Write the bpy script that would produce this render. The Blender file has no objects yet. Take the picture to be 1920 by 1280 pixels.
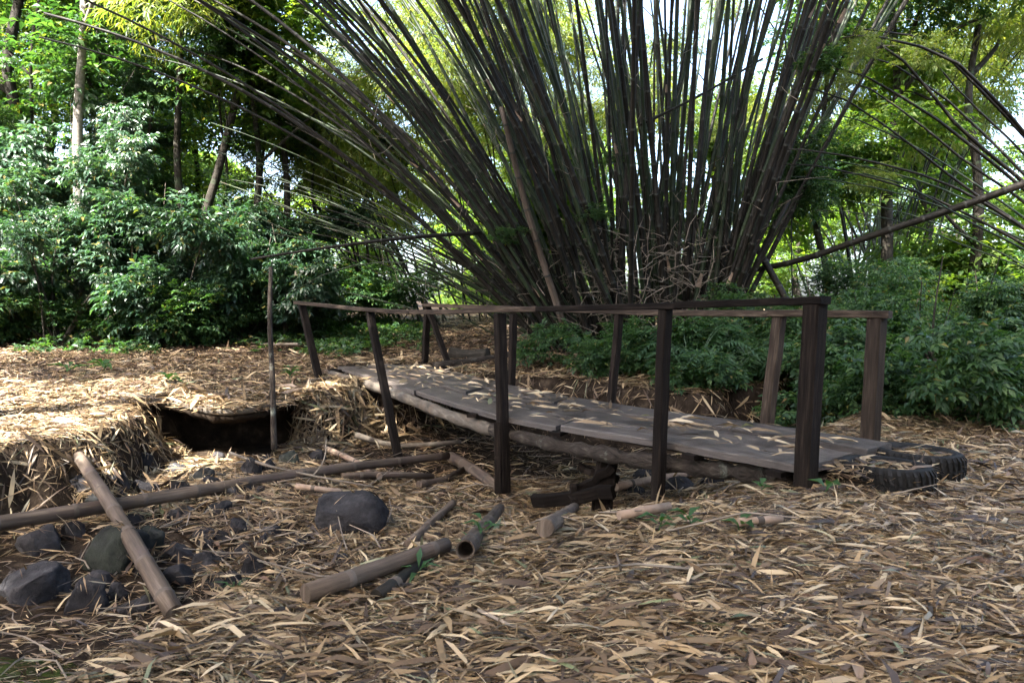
import bpy, bmesh, math
import numpy as np
from mathutils import Vector, Matrix

RNG = np.random.default_rng(11)
C = bpy.context.scene.collection
scene = bpy.context.scene

# ------------------------------------------------------------------ camera, sky, sun, exposure
F, EYE = 1300.0, 1.0                       # focal length in photo pixels (1920 wide), eye height in metres
PITCH = math.atan(70 / F)
cam = bpy.data.cameras.new("camera")
cam.sensor_width = 36.0
cam.lens = F / 1920 * 36
cam.clip_start, cam.clip_end = 0.05, 2000
cam.dof.use_dof = True
cam.dof.focus_distance = 6.5
cam.dof.aperture_fstop = 9.0
camo = bpy.data.objects.new("camera", cam)
C.objects.link(camo)
camo.location = (0, 0, EYE)
camo.rotation_euler = (math.pi / 2 - PITCH, 0, 0)
scene.camera = camo

SUN = Vector((-0.40, -0.48, 0.78)).normalized()      # towards the sun
world = bpy.data.worlds.new("World")
scene.world = world
world.use_nodes = True
wn = world.node_tree
sky = wn.nodes.new("ShaderNodeTexSky")
sky.sky_type = 'NISHITA'
sky.sun_disc = False
sky.sun_elevation = math.asin(SUN.z)
sky.sun_rotation = math.atan2(SUN.x, SUN.y)
sky.air_density, sky.dust_density, sky.ozone_density = 0.8, 5.0, 0.3
wn.links.new(sky.outputs[0], wn.nodes["Background"].inputs[0])
wn.nodes["Background"].inputs[1].default_value = 0.15
sun = bpy.data.lights.new("sun", 'SUN')
sun.energy = 5.0
sun.angle = math.radians(0.55)
sun.color = (1.0, 0.95, 0.86)
suno = bpy.data.objects.new("sun", sun)
C.objects.link(suno)
suno.rotation_euler = SUN.to_track_quat('Z', 'Y').to_euler()
suno.location = (0, 0, 30)
scene.view_settings.view_transform = 'Standard'
scene.view_settings.look = 'None'
scene.view_settings.gamma = 1.0
scene.view_settings.use_curve_mapping = False
scene.view_settings.exposure = 3.32
scene.view_settings.use_white_balance = True          # balanced for the blue skylight under the trees
scene.view_settings.white_balance_temperature = 6350
scene.view_settings.white_balance_tint = 8
scene.cycles.max_bounces = 7
scene.cycles.diffuse_bounces = 4
scene.cycles.glossy_bounces = 3
scene.cycles.transmission_bounces = 5
scene.cycles.transparent_max_bounces = 4
scene.cycles.sample_clamp_indirect = 6.0


def P(px, py, Y):
    """the point seen at photo pixel (px, py) that lies Y metres ahead"""
    a, b = (px - 960) / F, (640 - py) / F
    d = Vector((a, math.cos(PITCH) + b * math.sin(PITCH), -math.sin(PITCH) + b * math.cos(PITCH)))
    return Vector((0, 0, EYE)) + d * (Y / d.y)


# ------------------------------------------------------------------ materials
def new_mat(name):
    m = bpy.data.materials.new(name)
    m.use_nodes = True
    return m, m.node_tree.nodes, m.node_tree.links, m.node_tree.nodes["Principled BSDF"]


def ramp(nodes, stops, interp='LINEAR'):
    r = nodes.new("ShaderNodeValToRGB")
    r.color_ramp.interpolation = interp
    els = r.color_ramp.elements
    while len(els) < len(stops):
        els.new(0.5)
    for e, (p, c) in zip(els, stops):
        e.position = p
        e.color = (*c, 1)
    return r


def noise(nodes, links, vec, scale, detail=6, rough=0.6):
    n = nodes.new("ShaderNodeTexNoise")
    n.inputs["Scale"].default_value = scale
    n.inputs["Detail"].default_value = detail
    n.inputs["Roughness"].default_value = rough
    if vec is not None:
        links.new(vec, n.inputs["Vector"])
    return n


def surface(name, stops, scale=6, stretch=(1, 1, 1), coord="Object", rough=0.8, bump=0.4, bscale=None,
            spec=0.4, patch=None, pscale=1.5, pthr=(0.5, 0.62), bdist=0.01):
    """noise-coloured weathered surface; patch = colour of stains laid over it"""
    m, N, L, B = new_mat(name)
    tc = N.new("ShaderNodeTexCoord")
    mp = N.new("ShaderNodeMapping")
    mp.inputs["Scale"].default_value = stretch
    oi = N.new("ShaderNodeObjectInfo")
    ad = N.new("ShaderNodeVectorMath")
    ad.operation = 'ADD'
    ml = N.new("ShaderNodeMath")
    ml.operation = 'MULTIPLY'
    ml.inputs[1].default_value = 37.0
    L.new(oi.outputs["Random"], ml.inputs[0])
    L.new(tc.outputs[coord], ad.inputs[0])
    L.new(ml.outputs[0], ad.inputs[1])
    L.new(ad.outputs[0], mp.inputs["Vector"])
    n = noise(N, L, mp.outputs[0], scale)
    r = ramp(N, stops)
    L.new(n.outputs["Fac"], r.inputs[0])
    col = r.outputs[0]
    if patch:
        pn = noise(N, L, ad.outputs[0], pscale, 8, 0.7)
        pr = ramp(N, [(pthr[0], (0, 0, 0)), (pthr[1], (1, 1, 1))])
        L.new(pn.outputs["Fac"], pr.inputs[0])
        mx = N.new("ShaderNodeMixRGB")
        L.new(pr.outputs[0], mx.inputs[0])
        L.new(col, mx.inputs[1])
        mx.inputs[2].default_value = (*patch, 1)
        col = mx.outputs[0]
    hs = N.new("ShaderNodeHueSaturation")
    mr = N.new("ShaderNodeMapRange")
    mr.inputs["To Min"].default_value = 0.72
    mr.inputs["To Max"].default_value = 1.3
    L.new(oi.outputs["Random"], mr.inputs[0])
    L.new(mr.outputs[0], hs.inputs["Value"])
    L.new(col, hs.inputs["Color"])
    L.new(hs.outputs[0], B.inputs["Base Color"])
    B.inputs["Roughness"].default_value = rough
    B.inputs["Specular IOR Level"].default_value = spec
    bn = noise(N, L, mp.outputs[0], bscale or scale * 3, 8, 0.65)
    bu = N.new("ShaderNodeBump")
    bu.inputs["Strength"].default_value = bump
    bu.inputs["Distance"].default_value = bdist
    L.new(bn.outputs["Fac"], bu.inputs["Height"])
    L.new(bu.outputs[0], B.inputs["Normal"])
    return m


def leafy(name, stops, trans, tmix=0.35, rough=0.42, spec=0.5):
    """thin leaves: a glossy face over a translucent one, each leaf its own tint"""
    m, N, L, B = new_mat(name)
    g = N.new("ShaderNodeNewGeometry")
    r = ramp(N, stops)
    L.new(g.outputs["Random Per Island"], r.inputs[0])
    L.new(r.outputs[0], B.inputs["Base Color"])
    B.inputs["Roughness"].default_value = rough
    B.inputs["Specular IOR Level"].default_value = spec
    t = N.new("ShaderNodeBsdfTranslucent")
    mx = N.new("ShaderNodeMixRGB")
    mx.blend_type = 'MULTIPLY'
    mx.inputs[0].default_value = 1
    L.new(r.outputs[0], mx.inputs[1])
    mx.inputs[2].default_value = (*trans, 1)
    L.new(mx.outputs[0], t.inputs[0])
    ms = N.new("ShaderNodeMixShader")
    ms.inputs[0].default_value = tmix
    L.new(B.outputs[0], ms.inputs[1])
    L.new(t.outputs[0], ms.inputs[2])
    L.new(ms.outputs[0], N["Material Output"].inputs[0])
    return m


M = {}
M['soil'] = surface("soil", [(.3, (.010, .007, .005)), (.55, (.024, .017, .012)), (.75, (.06, .044, .03))], 9, rough=.95, bump=.8, bscale=30, spec=.05, bdist=.02)
M['litter'] = leafy("dry_bamboo_litter", [(0, (.02, .012, .008)), (.22, (.07, .042, .024)), (.44, (.145, .093, .048)), (.66, (.25, .17, .088)), (.83, (.35, .255, .143)), (.93, (.47, .37, .235)), (.96, (.17, .145, .105)), (1, (.10, .115, .05))], (1, .85, .6), .12, .55, .4)
M['brown_leaf'] = leafy("dead_broad_leaf", [(0, (.025, .015, .01)), (.5, (.09, .05, .03)), (1, (.22, .15, .10))], (1, .8, .5), .1, .6, .3)
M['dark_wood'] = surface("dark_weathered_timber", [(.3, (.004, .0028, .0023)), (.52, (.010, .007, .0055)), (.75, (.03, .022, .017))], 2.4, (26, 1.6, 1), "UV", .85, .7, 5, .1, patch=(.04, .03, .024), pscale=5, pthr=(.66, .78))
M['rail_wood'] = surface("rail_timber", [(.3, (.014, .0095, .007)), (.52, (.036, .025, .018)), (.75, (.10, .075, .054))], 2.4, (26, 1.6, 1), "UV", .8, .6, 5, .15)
M['deck_wood'] = surface("deck_boards", [(.28, (.018, .013, .011)), (.5, (.060, .048, .041)), (.75, (.155, .128, .112))], 2.6, (22, 1.2, 1), "UV", .52, .55, 5, .42, patch=(.022, .016, .012), pscale=2.2, pthr=(.5, .68))
M['pale_log'] = surface("pale_lichen_log", [(.3, (.035, .028, .022)), (.55, (.09, .075, .06)), (.75, (.19, .17, .14))], 3, (9, 2, 1), "UV", .85, .6, 8, .25, patch=(.10, .075, .055), pscale=7, pthr=(.5, .62))
M['bark'] = surface("rough_bark", [(.3, (.015, .011, .009)), (.55, (.045, .035, .028)), (.78, (.12, .10, .08))], 4, (10, 2.5, 1), "UV", .92, 1.0, 8, .2, patch=(.17, .18, .15), pscale=5, pthr=(.58, .7), bdist=.03)
M['trunk'] = surface("forest_trunk_bark", [(.3, (.012, .010, .008)), (.55, (.034, .029, .023)), (.78, (.08, .072, .058))], 3, (8, 2, 1), "UV", .92, .8, 6, .2, patch=(.06, .09, .05), pscale=3, pthr=(.55, .7), bdist=.03)
M['pale_trunk'] = surface("pale_trunk_bark", [(.3, (.10, .085, .075)), (.55, (.19, .17, .15)), (.78, (.28, .26, .23))], 3, (4, 8, 1), "UV", .9, .5, 6, .2)
M['dry_bamboo'] = surface("dry_bamboo_pole", [(.3, (.032, .023, .017)), (.55, (.075, .055, .041)), (.75, (.15, .115, .088))], 2.2, (14, .9, 1), "UV", .72, .5, 6, .2, patch=(.07, .05, .045), pscale=3.5, pthr=(.52, .7))
M['dry_node'] = surface("dry_bamboo_node", [(.3, (.035, .026, .020)), (.7, (.10, .076, .058))], 8, rough=.75, bump=.3)
M['hollow'] = surface("bamboo_bore", [(.3, (.03, .02, .013)), (.7, (.07, .05, .03))], 8, rough=.9)
M['culm'] = surface("green_bamboo_culm", [(.25, (.006, .010, .007)), (.45, (.015, .023, .011)), (.62, (.028, .040, .019)), (.8, (.048, .050, .028))], 2.0, (5, .8, 1), "UV", .5, .15, 8, .2, patch=(.035, .025, .02), pscale=1.3, pthr=(.55, .68))
M['culm_dark'] = surface("old_dark_culm", [(.3, (.005, .0045, .0035)), (.6, (.014, .011, .008)), (.8, (.034, .027, .02))], 2.0, (5, .8, 1), "UV", .6, .2, 8, .2)
M['culm_node'] = surface("culm_node_ring", [(.3, (.008, .009, .006)), (.7, (.032, .031, .024))], 10, rough=.7, bump=.2)
M['sheath'] = surface("papery_culm_sheath", [(.3, (.13, .085, .06)), (.7, (.36, .26, .19))], 7, rough=.8, bump=.4)
M['twig'] = surface("dry_twig", [(.3, (.06, .045, .035)), (.7, (.22, .18, .14))], 7, rough=.8, bump=.2)
M['rock'] = surface("dark_creek_rock", [(.3, (.010, .009, .010)), (.55, (.028, .026, .028)), (.78, (.07, .066, .07))], 7, rough=.85, bump=1.0, bscale=26, spec=.15, bdist=.02)
M['moss_rock'] = surface("mossy_creek_rock", [(.3, (.010, .010, .010)), (.55, (.028, .028, .028)), (.78, (.065, .065, .065))], 7, rough=.88, bump=1.0, bscale=26, spec=.12, patch=(.034, .038, .031), pscale=4, pthr=(.45, .6), bdist=.02)
M['rubber'] = surface("tyre_rubber", [(.3, (.006, .006, .006)), (.7, (.018, .017, .017))], 9, rough=.8, spec=.15, bump=.3, bscale=40, patch=(.035, .03, .025), pscale=9, pthr=(.6, .8))
M['broad'] = leafy("broad_leaf", [(0, (.018, .042, .026)), (.4, (.036, .075, .046)), (.75, (.058, .105, .066)), (.95, (.095, .135, .085)), (.97, (.16, .15, .04)), (1, (.12, .08, .035))], (1.2, 1.6, .5), .3, .32, .65)
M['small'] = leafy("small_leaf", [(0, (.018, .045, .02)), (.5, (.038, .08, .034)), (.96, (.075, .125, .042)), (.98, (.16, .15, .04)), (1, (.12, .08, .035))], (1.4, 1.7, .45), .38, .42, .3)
M['bright'] = leafy("sunny_leaf", [(0, (.04, .09, .022)), (.5, (.075, .13, .03)), (1, (.12, .16, .04))], (1.9, 1.9, .5), .55, .45, .4)  # sunlight put into the leaf colour: a brighter copy for the trees behind
M['bambooleaf'] = leafy("bamboo_leaf", [(0, (.07, .12, .028)), (.5, (.12, .17, .042)), (1, (.2, .21, .07))], (1.7, 1.6, .5), .5, .5, .4)
M['fern'] = leafy("fern_frond", [(0, (.025, .06, .03)), (.5, (.045, .095, .045)), (1, (.075, .12, .055))], (1.2, 1.5, .5), .3, .4, .5)
M['seedling'] = leafy("seedling_leaf", [(0, (.02, .055, .018)), (.5, (.032, .08, .024)), (1, (.06, .105, .03))], (1.2, 1.5, .4), .4, .4, .5)
m, N, L, B = new_mat("puddle_water")
B.inputs["Base Color"].default_value = (.02, .015, .010, 1)
B.inputs["Roughness"].default_value = .06
B.inputs["Specular IOR Level"].default_value = .5
nz = noise(N, L, None, 9, 3)
bu = N.new("ShaderNodeBump")
bu.inputs["Strength"].default_value = .08
L.new(nz.outputs["Fac"], bu.inputs["Height"])
L.new(bu.outputs[0], B.inputs["Normal"])
M['water'] = m


# ------------------------------------------------------------------ mesh helpers
class MB:
    """collects shapes and links them as ONE mesh"""
    def __init__(s):
        s.v, s.f, s.mi, s.uv, s.n = [], [], [], [], 0

    def add(s, v, f, mi=0, uv=None):
        v = np.asarray(v, float).reshape(-1, 3)
        s.v.append(v)
        s.uv.append(np.asarray(uv, float) if uv is not None else v[:, :2].copy())
        for k, q in enumerate(f):
            s.f.append([i + s.n for i in q])
            s.mi.append(mi if np.isscalar(mi) else mi[k])
        s.n += len(v)
        return s

    def mesh(s, name, mats, origin=(0, 0, 0), smooth=False):
        v = np.concatenate(s.v) - np.asarray(origin)
        uv = np.concatenate(s.uv)
        me = bpy.data.meshes.new(name)
        me.from_pydata(v.tolist(), [], s.f)
        for m in mats:
            me.materials.append(m)
        if len(mats) > 1:
            me.polygons.foreach_set("material_index", s.mi)
        lay = me.uv_layers.new(name="UVMap")
        li = np.empty(len(me.loops), np.int32)
        me.loops.foreach_get("vertex_index", li)
        lay.data.foreach_set("uv", uv[li].ravel())
        if smooth:
            me.polygons.foreach_set("use_smooth", np.array([len(q) < 5 for q in s.f]))
        me.update()
        return me


def mesh_np(name, v, tris, mats, smooth=False):
    me = bpy.data.meshes.new(name)
    v = np.ascontiguousarray(v, np.float32)
    tris = np.ascontiguousarray(tris, np.int32)
    me.vertices.add(len(v))
    me.vertices.foreach_set("co", v.ravel())
    k = tris.shape[1]
    me.loops.add(tris.size)
    me.loops.foreach_set("vertex_index", tris.ravel())
    me.polygons.add(len(tris))
    me.polygons.foreach_set("loop_start", np.arange(0, tris.size, k, dtype=np.int32))
    me.update(calc_edges=True)
    if smooth:
        me.polygons.foreach_set("use_smooth", np.ones(len(tris), bool))
    for m in mats:
        me.materials.append(m)
    return me


def link(name, me, parent=None, loc=(0, 0, 0), rot=(0, 0, 0), scale=(1, 1, 1)):
    o = bpy.data.objects.new(name, me)
    C.objects.link(o)
    o.location, o.rotation_euler, o.scale = loc, rot, scale
    if parent is not None:
        o.parent = parent
    return o


def tag(o, label=None, cat=None, group=None, kind=None):
    for k, v in (("label", label), ("category", cat), ("group", group), ("kind", kind)):
        if v:
            o[k] = v
    return o


def thing(name, label, cat, loc, group=None):
    return tag(link(name, None, None, loc), label, cat, group)


def catmull(pts, n):
    p = [Vector(q) for q in pts]
    p = [2 * p[0] - p[1]] + p + [2 * p[-1] - p[-2]]
    out = []
    k = len(p) - 3
    for i in range(n + 1):
        t = i / n * k
        j = min(int(t), k - 1)
        u = t - j
        a, b, c, d = p[j:j + 4]
        out.append(0.5 * ((2 * b) + (c - a) * u + (2 * a - 5 * b + 4 * c - d) * u * u + (3 * b - a - 3 * c + d) * u ** 3))
    return out


def tube_data(pts, rad, sides=8, cap=True, jitter=0.0):
    pts = np.asarray([tuple(p) for p in pts], float)
    n = len(pts)
    rad = np.broadcast_to(np.asarray(rad, float), (n,))
    tan = np.gradient(pts, axis=0)
    tan /= np.linalg.norm(tan, axis=1)[:, None] + 1e-9
    ref = np.array([0, 0, 1.0]) if abs(tan[0, 2]) < .9 else np.array([1.0, 0, 0])
    a = np.cross(tan[0], ref)
    a /= np.linalg.norm(a)
    ang = np.arange(sides) / sides * 2 * np.pi
    vs, uv = [], []
    dist = 0
    for i in range(n):
        a = a - tan[i] * a.dot(tan[i])
        a /= np.linalg.norm(a) + 1e-9
        b = np.cross(tan[i], a)
        r = rad[i] * (1 + (RNG.normal(0, jitter, sides) if jitter else 0))
        vs.append(pts[i] + (np.cos(ang) * r)[:, None] * a + (np.sin(ang) * r)[:, None] * b)
        if i:
            dist += np.linalg.norm(pts[i] - pts[i - 1])
        uv.append(np.stack([np.abs(ang - np.pi) * rad[i] * 1.0, np.full(sides, dist)], 1))
    fs = [[i * sides + j, i * sides + (j + 1) % sides, (i + 1) * sides + (j + 1) % sides, (i + 1) * sides + j] for i in range(n - 1) for j in range(sides)]
    if cap:
        fs.append(list(range(sides))[::-1])
        fs.append([(n - 1) * sides + j for j in range(sides)])
    return np.concatenate(vs), fs, np.concatenate(uv)


def beam_data(p0, p1, w, h, up=(0, 0, 1), n=6, rough=.003, cham=.006, twist=0.0):
    """timber of section w x h with worn edges, from p0 to p1"""
    p0, p1, up = Vector(p0), Vector(p1), Vector(up)
    d = (p1 - p0)
    ln = d.length
    d.normalize()
    s = d.cross(up).normalized()
    u = s.cross(d).normalized()
    c = cham
    sec = [(-w / 2 + c, -h / 2), (w / 2 - c, -h / 2), (w / 2, -h / 2 + c), (w / 2, h / 2 - c), (w / 2 - c, h / 2), (-w / 2 + c, h / 2), (-w / 2, h / 2 - c), (-w / 2, -h / 2 + c)]
    per = [0, w, w + .01, w + h, w + h + .01, 2 * w + h, 2 * w + h + .01, 2 * w + 2 * h]
    off = RNG.uniform(0, 5)
    v, uv = [], []
    for i in range(n + 1):
        t = i / n
        q = p0 + d * ln * t
        dx, dy = RNG.normal(0, rough, 2) if 0 < i < n else (0, 0)
        ct, st = math.cos(twist * t), math.sin(twist * t)
        for k, (a, b) in enumerate(sec):
            a, b = a * ct - b * st, a * st + b * ct
            v.append(q + s * (a + dx) + u * (b + dy))
            uv.append((per[k] + off, t * ln + off))
    f = [[i * 8 + j, i * 8 + (j + 1) % 8, (i + 1) * 8 + (j + 1) % 8, (i + 1) * 8 + j] for i in range(n) for j in range(8)]
    f += [list(range(8))[::-1], [n * 8 + j for j in range(8)]]
    return v, f, uv


def bamboo_data(mb, pts, r0, r1, gap=.32, sides=9, flare=1.12, hollow=None, jit=0.0):
    """a culm with swollen node rings; material 0 = internode, 1 = node ring, 2 = bore"""
    pts = [Vector(p) for p in pts]
    seg = [0]
    for a, b in zip(pts, pts[1:]):
        seg.append(seg[-1] + (b - a).length)
    T = seg[-1]
    arr = np.asarray([tuple(p) for p in pts])
    stations, rs, ring = [], [], []
    s = 0.0
    k = 0
    start = RNG.uniform(.05, gap)
    nodes = []
    x = start
    while x < T - .03:
        nodes.append(x)
        x += gap * RNG.uniform(.85, 1.15) * (1 + .5 * x / max(T, 1e-3))
    st = [0.0]
    kinds = []
    for x in nodes:
        if x - st[-1] > .03:
            for dx, fl in ((-.014, 1.0), (-.005, flare), (.006, flare * .98), (.016, 1.0)):
                st.append(x + dx)
                kinds.append(fl)
    fl = [1.0] + kinds + [1.0]
    st.append(T)
    st = np.asarray(st)
    q = np.stack([np.interp(st, seg, arr[:, c]) for c in range(3)], 1)
    rr = (r0 + (r1 - r0) * st / T) * np.asarray(fl)
    v, f, uv = tube_data(q, rr, sides, hollow is None, jit)
    uv = uv + RNG.uniform(0, 9)
    mi = []
    for i in range(len(st) - 1):
        band = fl[i] > 1.01 or fl[i + 1] > 1.01
        mi += [1 if band else 0] * sides
    mi += [0] * (len(f) - len(mi))
    mb.add(v, f, mi, uv)
    if hollow is not None:                              # open ends: rim and bore
        for end in (0, len(st) - 1):
            t = (q[1] - q[0]) if end == 0 else (q[-2] - q[-1])
            t = t / np.linalg.norm(t)
            o = v[end * sides:(end + 1) * sides]
            c = q[end]
            inn = c + (o - c) * .82
            deep = inn + t * .16
            vv = np.concatenate([o, inn, deep])
            ff, mm = [], []
            for j in range(sides):
                a, b = j, (j + 1) % sides
                ff.append([a, b, sides + b, sides + a]); mm.append(0)
                ff.append([sides + a, sides + b, 2 * sides + b, 2 * sides + a]); mm.append(2)
            ff.append([2 * sides + j for j in range(sides)]); mm.append(2)
            mb.add(vv, ff, mm)
    return nodes


# ------------------------------------------------------------------ terrain
NB = np.array([(-2.3, -6), (-1.5, -1), (-1.2, 1.2), (-1.04, 1.9), (-.9, 2.3), (-.6, 2.46), (-.2, 2.8), (.25, 3.06), (.75, 3.26), (1.28, 3.5), (1.72, 3.95), (2.3, 5.0), (3.2, 6.2), (4.6, 7.6), (8, 10), (14, 13)], float)
FB = np.array([(-7, -6), (-5.5, -1), (-4.6, 2.5), (-3.9, 4.2), (-3.35, 4.9), (-3.2, 5.5), (-3.5, 6.2), (-3.75, 7.3), (-3.0, 8.1), (-2.4, 7.9), (-2.1, 7.55), (-1.9, 8.0), (-1.1, 8.8), (-.2, 8.9), (.6, 8.5), (1.3, 7.9), (2.1, 7.5), (3.0, 7.9), (4.2, 9.2), (7, 12), (13, 16)], float)


def seg_dist(x, y, poly):
    d = np.full(x.shape, 1e9)
    for (ax, ay), (bx, by) in zip(poly[:-1], poly[1:]):
        ex, ey = bx - ax, by - ay
        t = np.clip(((x - ax) * ex + (y - ay) * ey) / (ex * ex + ey * ey), 0, 1)
        d = np.minimum(d, np.hypot(x - ax - t * ex, y - ay - t * ey))
    return d


def inside(x, y, poly):
    r = np.zeros(x.shape, bool)
    for (ax, ay), (bx, by) in zip(poly, np.roll(poly, -1, 0)):
        if ay == by:
            continue
        r ^= ((ay > y) != (by > y)) & (x < (bx - ax) * (y - ay) / (by - ay) + ax)
    return r


def sm(t):
    t = np.clip(t, 0, 1)
    return t * t * (3 - 2 * t)


_w = [(a * f, b * f, c, f) for f, (a, b, c) in zip([1.3, 1.9, 2.9, 4.3, 6.5, 9.5, 14, 20], np.random.default_rng(3).uniform(-1, 1, (8, 3)) * np.array([1, 1, 6]))]


def wob(x, y):
    return sum(np.sin(a * x + b * y + c) * np.sin(b * 1.3 * x - a * .9 * y + 2 * c) / f for a, b, c, f in _w)


CREEK = np.concatenate([NB, FB[::-1]])


def H(x, y):
    x, y = np.broadcast_arrays(np.asarray(x, float), np.asarray(y, float))
    near, far = (np.abs(x) < 16) & (y < 18), None
    s = np.zeros(x.shape)
    if near.any():
        xs, ys = x[near], y[near]
        ins = inside(xs, ys, CREEK)
        jag = .10 * np.sin(5.3 * xs + 2.1 * ys) * np.sin(4.1 * ys - 3.3 * xs) + .05 * np.sin(13 * xs - 4 * ys) * np.sin(11 * ys + 5 * xs)
        dn, df = seg_dist(xs, ys, NB), np.maximum(seg_dist(xs, ys, FB) + jag, 0)
        s[near] = np.where(ins, np.minimum(sm(dn / (.45 + .4 * sm((xs + 1.0) / .9) - .25 * sm((xs - .1) / .5))), sm(df / .34)), 0)
    far = np.clip((y - x * .15 - 7.5) / 9, 0, 1)
    bank = .02 + .55 * sm(far) + .012 * np.clip(y - 16, 0, 60)
    bank = bank + .30 * np.exp(-((x - 2.0) ** 2 + (y - 10.8) ** 2) / (2 * 1.5 ** 2))
    bank = bank + .35 * sm((x - 4.0) / 5) * sm((y - 2) / 4) * (y < 60)
    bed = -.54 + .10 * np.exp(-((x + 2.3) ** 2 + (y - 5.8) ** 2) / 2.0) - .12 * np.exp(-((x + .1) ** 2 + (y - 6.2) ** 2) / 3) - .1 * np.exp(-((x + 2.1) ** 2 + (y - 2.6) ** 2) / .8)
    return bank * (1 - s) + bed * s + wob(x, y) * (.028 + .02 * s)


# the undercut part of the far bank: a shelf of soil that overhangs the creek
LIP = [P(205, 738, 7.35), P(262, 748, 7.1), P(330, 757, 6.9), P(400, 773, 6.45), P(455, 771, 6.45), P(500, 764, 6.6), P(538, 748, 7.1), P(552, 738, 7.5)]
LIPC = catmull(LIP, 40)
SHELF = np.array([(p.x, p.y) for p in LIPC] + [(-2.0, 8.8), (-4.4, 8.9)])


def HL(x, y):
    """the walkable top: terrain or shelf"""
    h = H(x, y)
    return np.where(inside(np.asarray(x, float), np.asarray(y, float), SHELF), np.maximum(h, .015 + .5 * wob(x, y) * .03), h)


def GT(px, py):
    """the ground point seen at a photo pixel"""
    a, b = P(px, py, 1.0), P(px, py, 2.0)
    d = b - a
    t = np.linspace(0.3, 40, 6000)
    x, y, z = a.x + d.x * t, a.y + d.y * t, a.z + d.z * t
    k = np.argmax(z < HL(x, y))
    return Vector((x[k], y[k], z[k]))


def spaced(dense0, dense1, step, lo, hi):
    mid = list(np.arange(dense0, dense1 + 1e-6, step))
    a, g = [dense0], step
    while a[-1] > lo:
        g *= 1.22
        a.append(a[-1] - g)
    b, g = [dense1], step
    while b[-1] < hi:
        g *= 1.22
        b.append(b[-1] + g)
    return np.array(a[:0:-1] + mid + b[1:])


gx, gy = spaced(-5.5, 5.0, .055, -250, 250), spaced(1.0, 10.0, .055, -150, 500)
X, Y = np.meshgrid(gx, gy)
Z = H(X, Y)
nx, ny = len(gx), len(gy)
idx = (np.arange(ny - 1)[:, None] * nx + np.arange(nx - 1)[None]).ravel()
quads = np.stack([idx, idx + 1, idx + nx + 1, idx + nx], 1)
ground = tag(link("ground", mesh_np("ground", np.stack([X.ravel(), Y.ravel(), Z.ravel()], 1), quads, [M['soil']], True)), kind="structure")

mb = MB()
n = len(LIPC)
for lev, (zz, inset) in enumerate(((0.0, 0), (-.05, -.035), (-.14, .02))):
    pass
front = np.array([tuple(p) for p in LIPC])
rows = []
for k in range(7):                                      # shelf: top from back to lip, then under it
    t = k / 6
    back = np.stack([np.linspace(-4.4, -2.0, n), np.linspace(8.9, 8.8, n), np.full(n, .02)], 1)
    r = back * (1 - t) + front * t
    r[:, 2] = np.where(t < 1, .0 + wob(r[:, 0], r[:, 1]) * .015, front[:, 2] - .01)
    rows.append(r)
ctr = np.array([-3.1, 7.7])
for dz, ins in ((-.04, -.03), (-.09, .02), (-.13, .25), (-.2, .6)):
    r = front.copy()
    d = ctr - r[:, :2]
    d /= np.linalg.norm(d, axis=1)[:, None]
    r[:, :2] += d * ins
    r[:, 2] += dz + RNG.normal(0, .01, n)
    rows.append(r)
v = np.concatenate(rows)
f = [[i * n + j, i * n + j + 1, (i + 1) * n + j + 1, (i + 1) * n + j] for i in range(len(rows) - 1) for j in range(n - 1)]
tag(link("bank_overhang", MB().add(v, f).mesh("bank_overhang", [M['soil']], smooth=True)), kind="structure")

w = MB()
wz = -.59
pool = [(-3.2, 1.4), (-1.2, 1.2), (-1.45, 2.3), (-1.6, 2.75), (-1.95, 3.0), (-2.3, 3.05), (-2.8, 2.8), (-3.4, 2.4)]
w.add([(x, y, wz) for x, y in pool], [list(range(len(pool)))])
tag(link("water", w.mesh("water", [M['water']])), kind="structure")


# ------------------------------------------------------------------ leaf-shaped geometry, vectorised
def unit(a):
    return a / (np.linalg.norm(a, axis=-1, keepdims=True) + 1e-9)


def leaves(base, d, up, ln, wd, arch=.12, fold=.25, wide=.45):
    """one folded, arched lance-shaped leaf per row: 5 verts, 4 tris"""
    d = unit(d)
    s = unit(np.cross(d, up))
    u = np.cross(s, d)
    ln, wd = ln[:, None], wd[:, None]
    mid = base + d * ln * wide + u * ln * arch
    lift = u * wd * fold
    v = np.stack([base, mid + s * wd / 2 + lift, base + d * ln - u * ln * arch * .6, mid - s * wd / 2 + lift, mid], 1)
    k = len(base)
    t = np.array([(0, 1, 4), (1, 2, 4), (4, 2, 3), (0, 4, 3)])
    f = (np.arange(k)[:, None, None] * 5 + t[None]).reshape(-1, 3)
    return v.reshape(-1, 3), f


def blades(base, d, up, ln, wd, arch, twist):
    """a strip-shaped dry leaf per row: curled along its length and a little twisted; 6 verts, 4 tris"""
    d = unit(d)
    s = unit(np.cross(d, up))
    u = np.cross(s, d)
    ln, wd = ln[:, None], wd[:, None]
    s2 = s * np.cos(twist) + u * np.sin(twist)
    a = base + d * ln * .25 + u * ln * arch * .8
    b = base + d * ln * .68 + u * ln * arch
    v = np.stack([base, a + s * wd * .5, a - s * wd * .5, b + s2 * wd * .42, b - s2 * wd * .42, base + d * ln - u * ln * arch * .3], 1)
    t = np.array([(0, 1, 2), (1, 3, 4), (1, 4, 2), (3, 5, 4)])
    f = (np.arange(len(base))[:, None, None] * 6 + t[None]).reshape(-1, 3)
    return v.reshape(-1, 3), f


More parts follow.
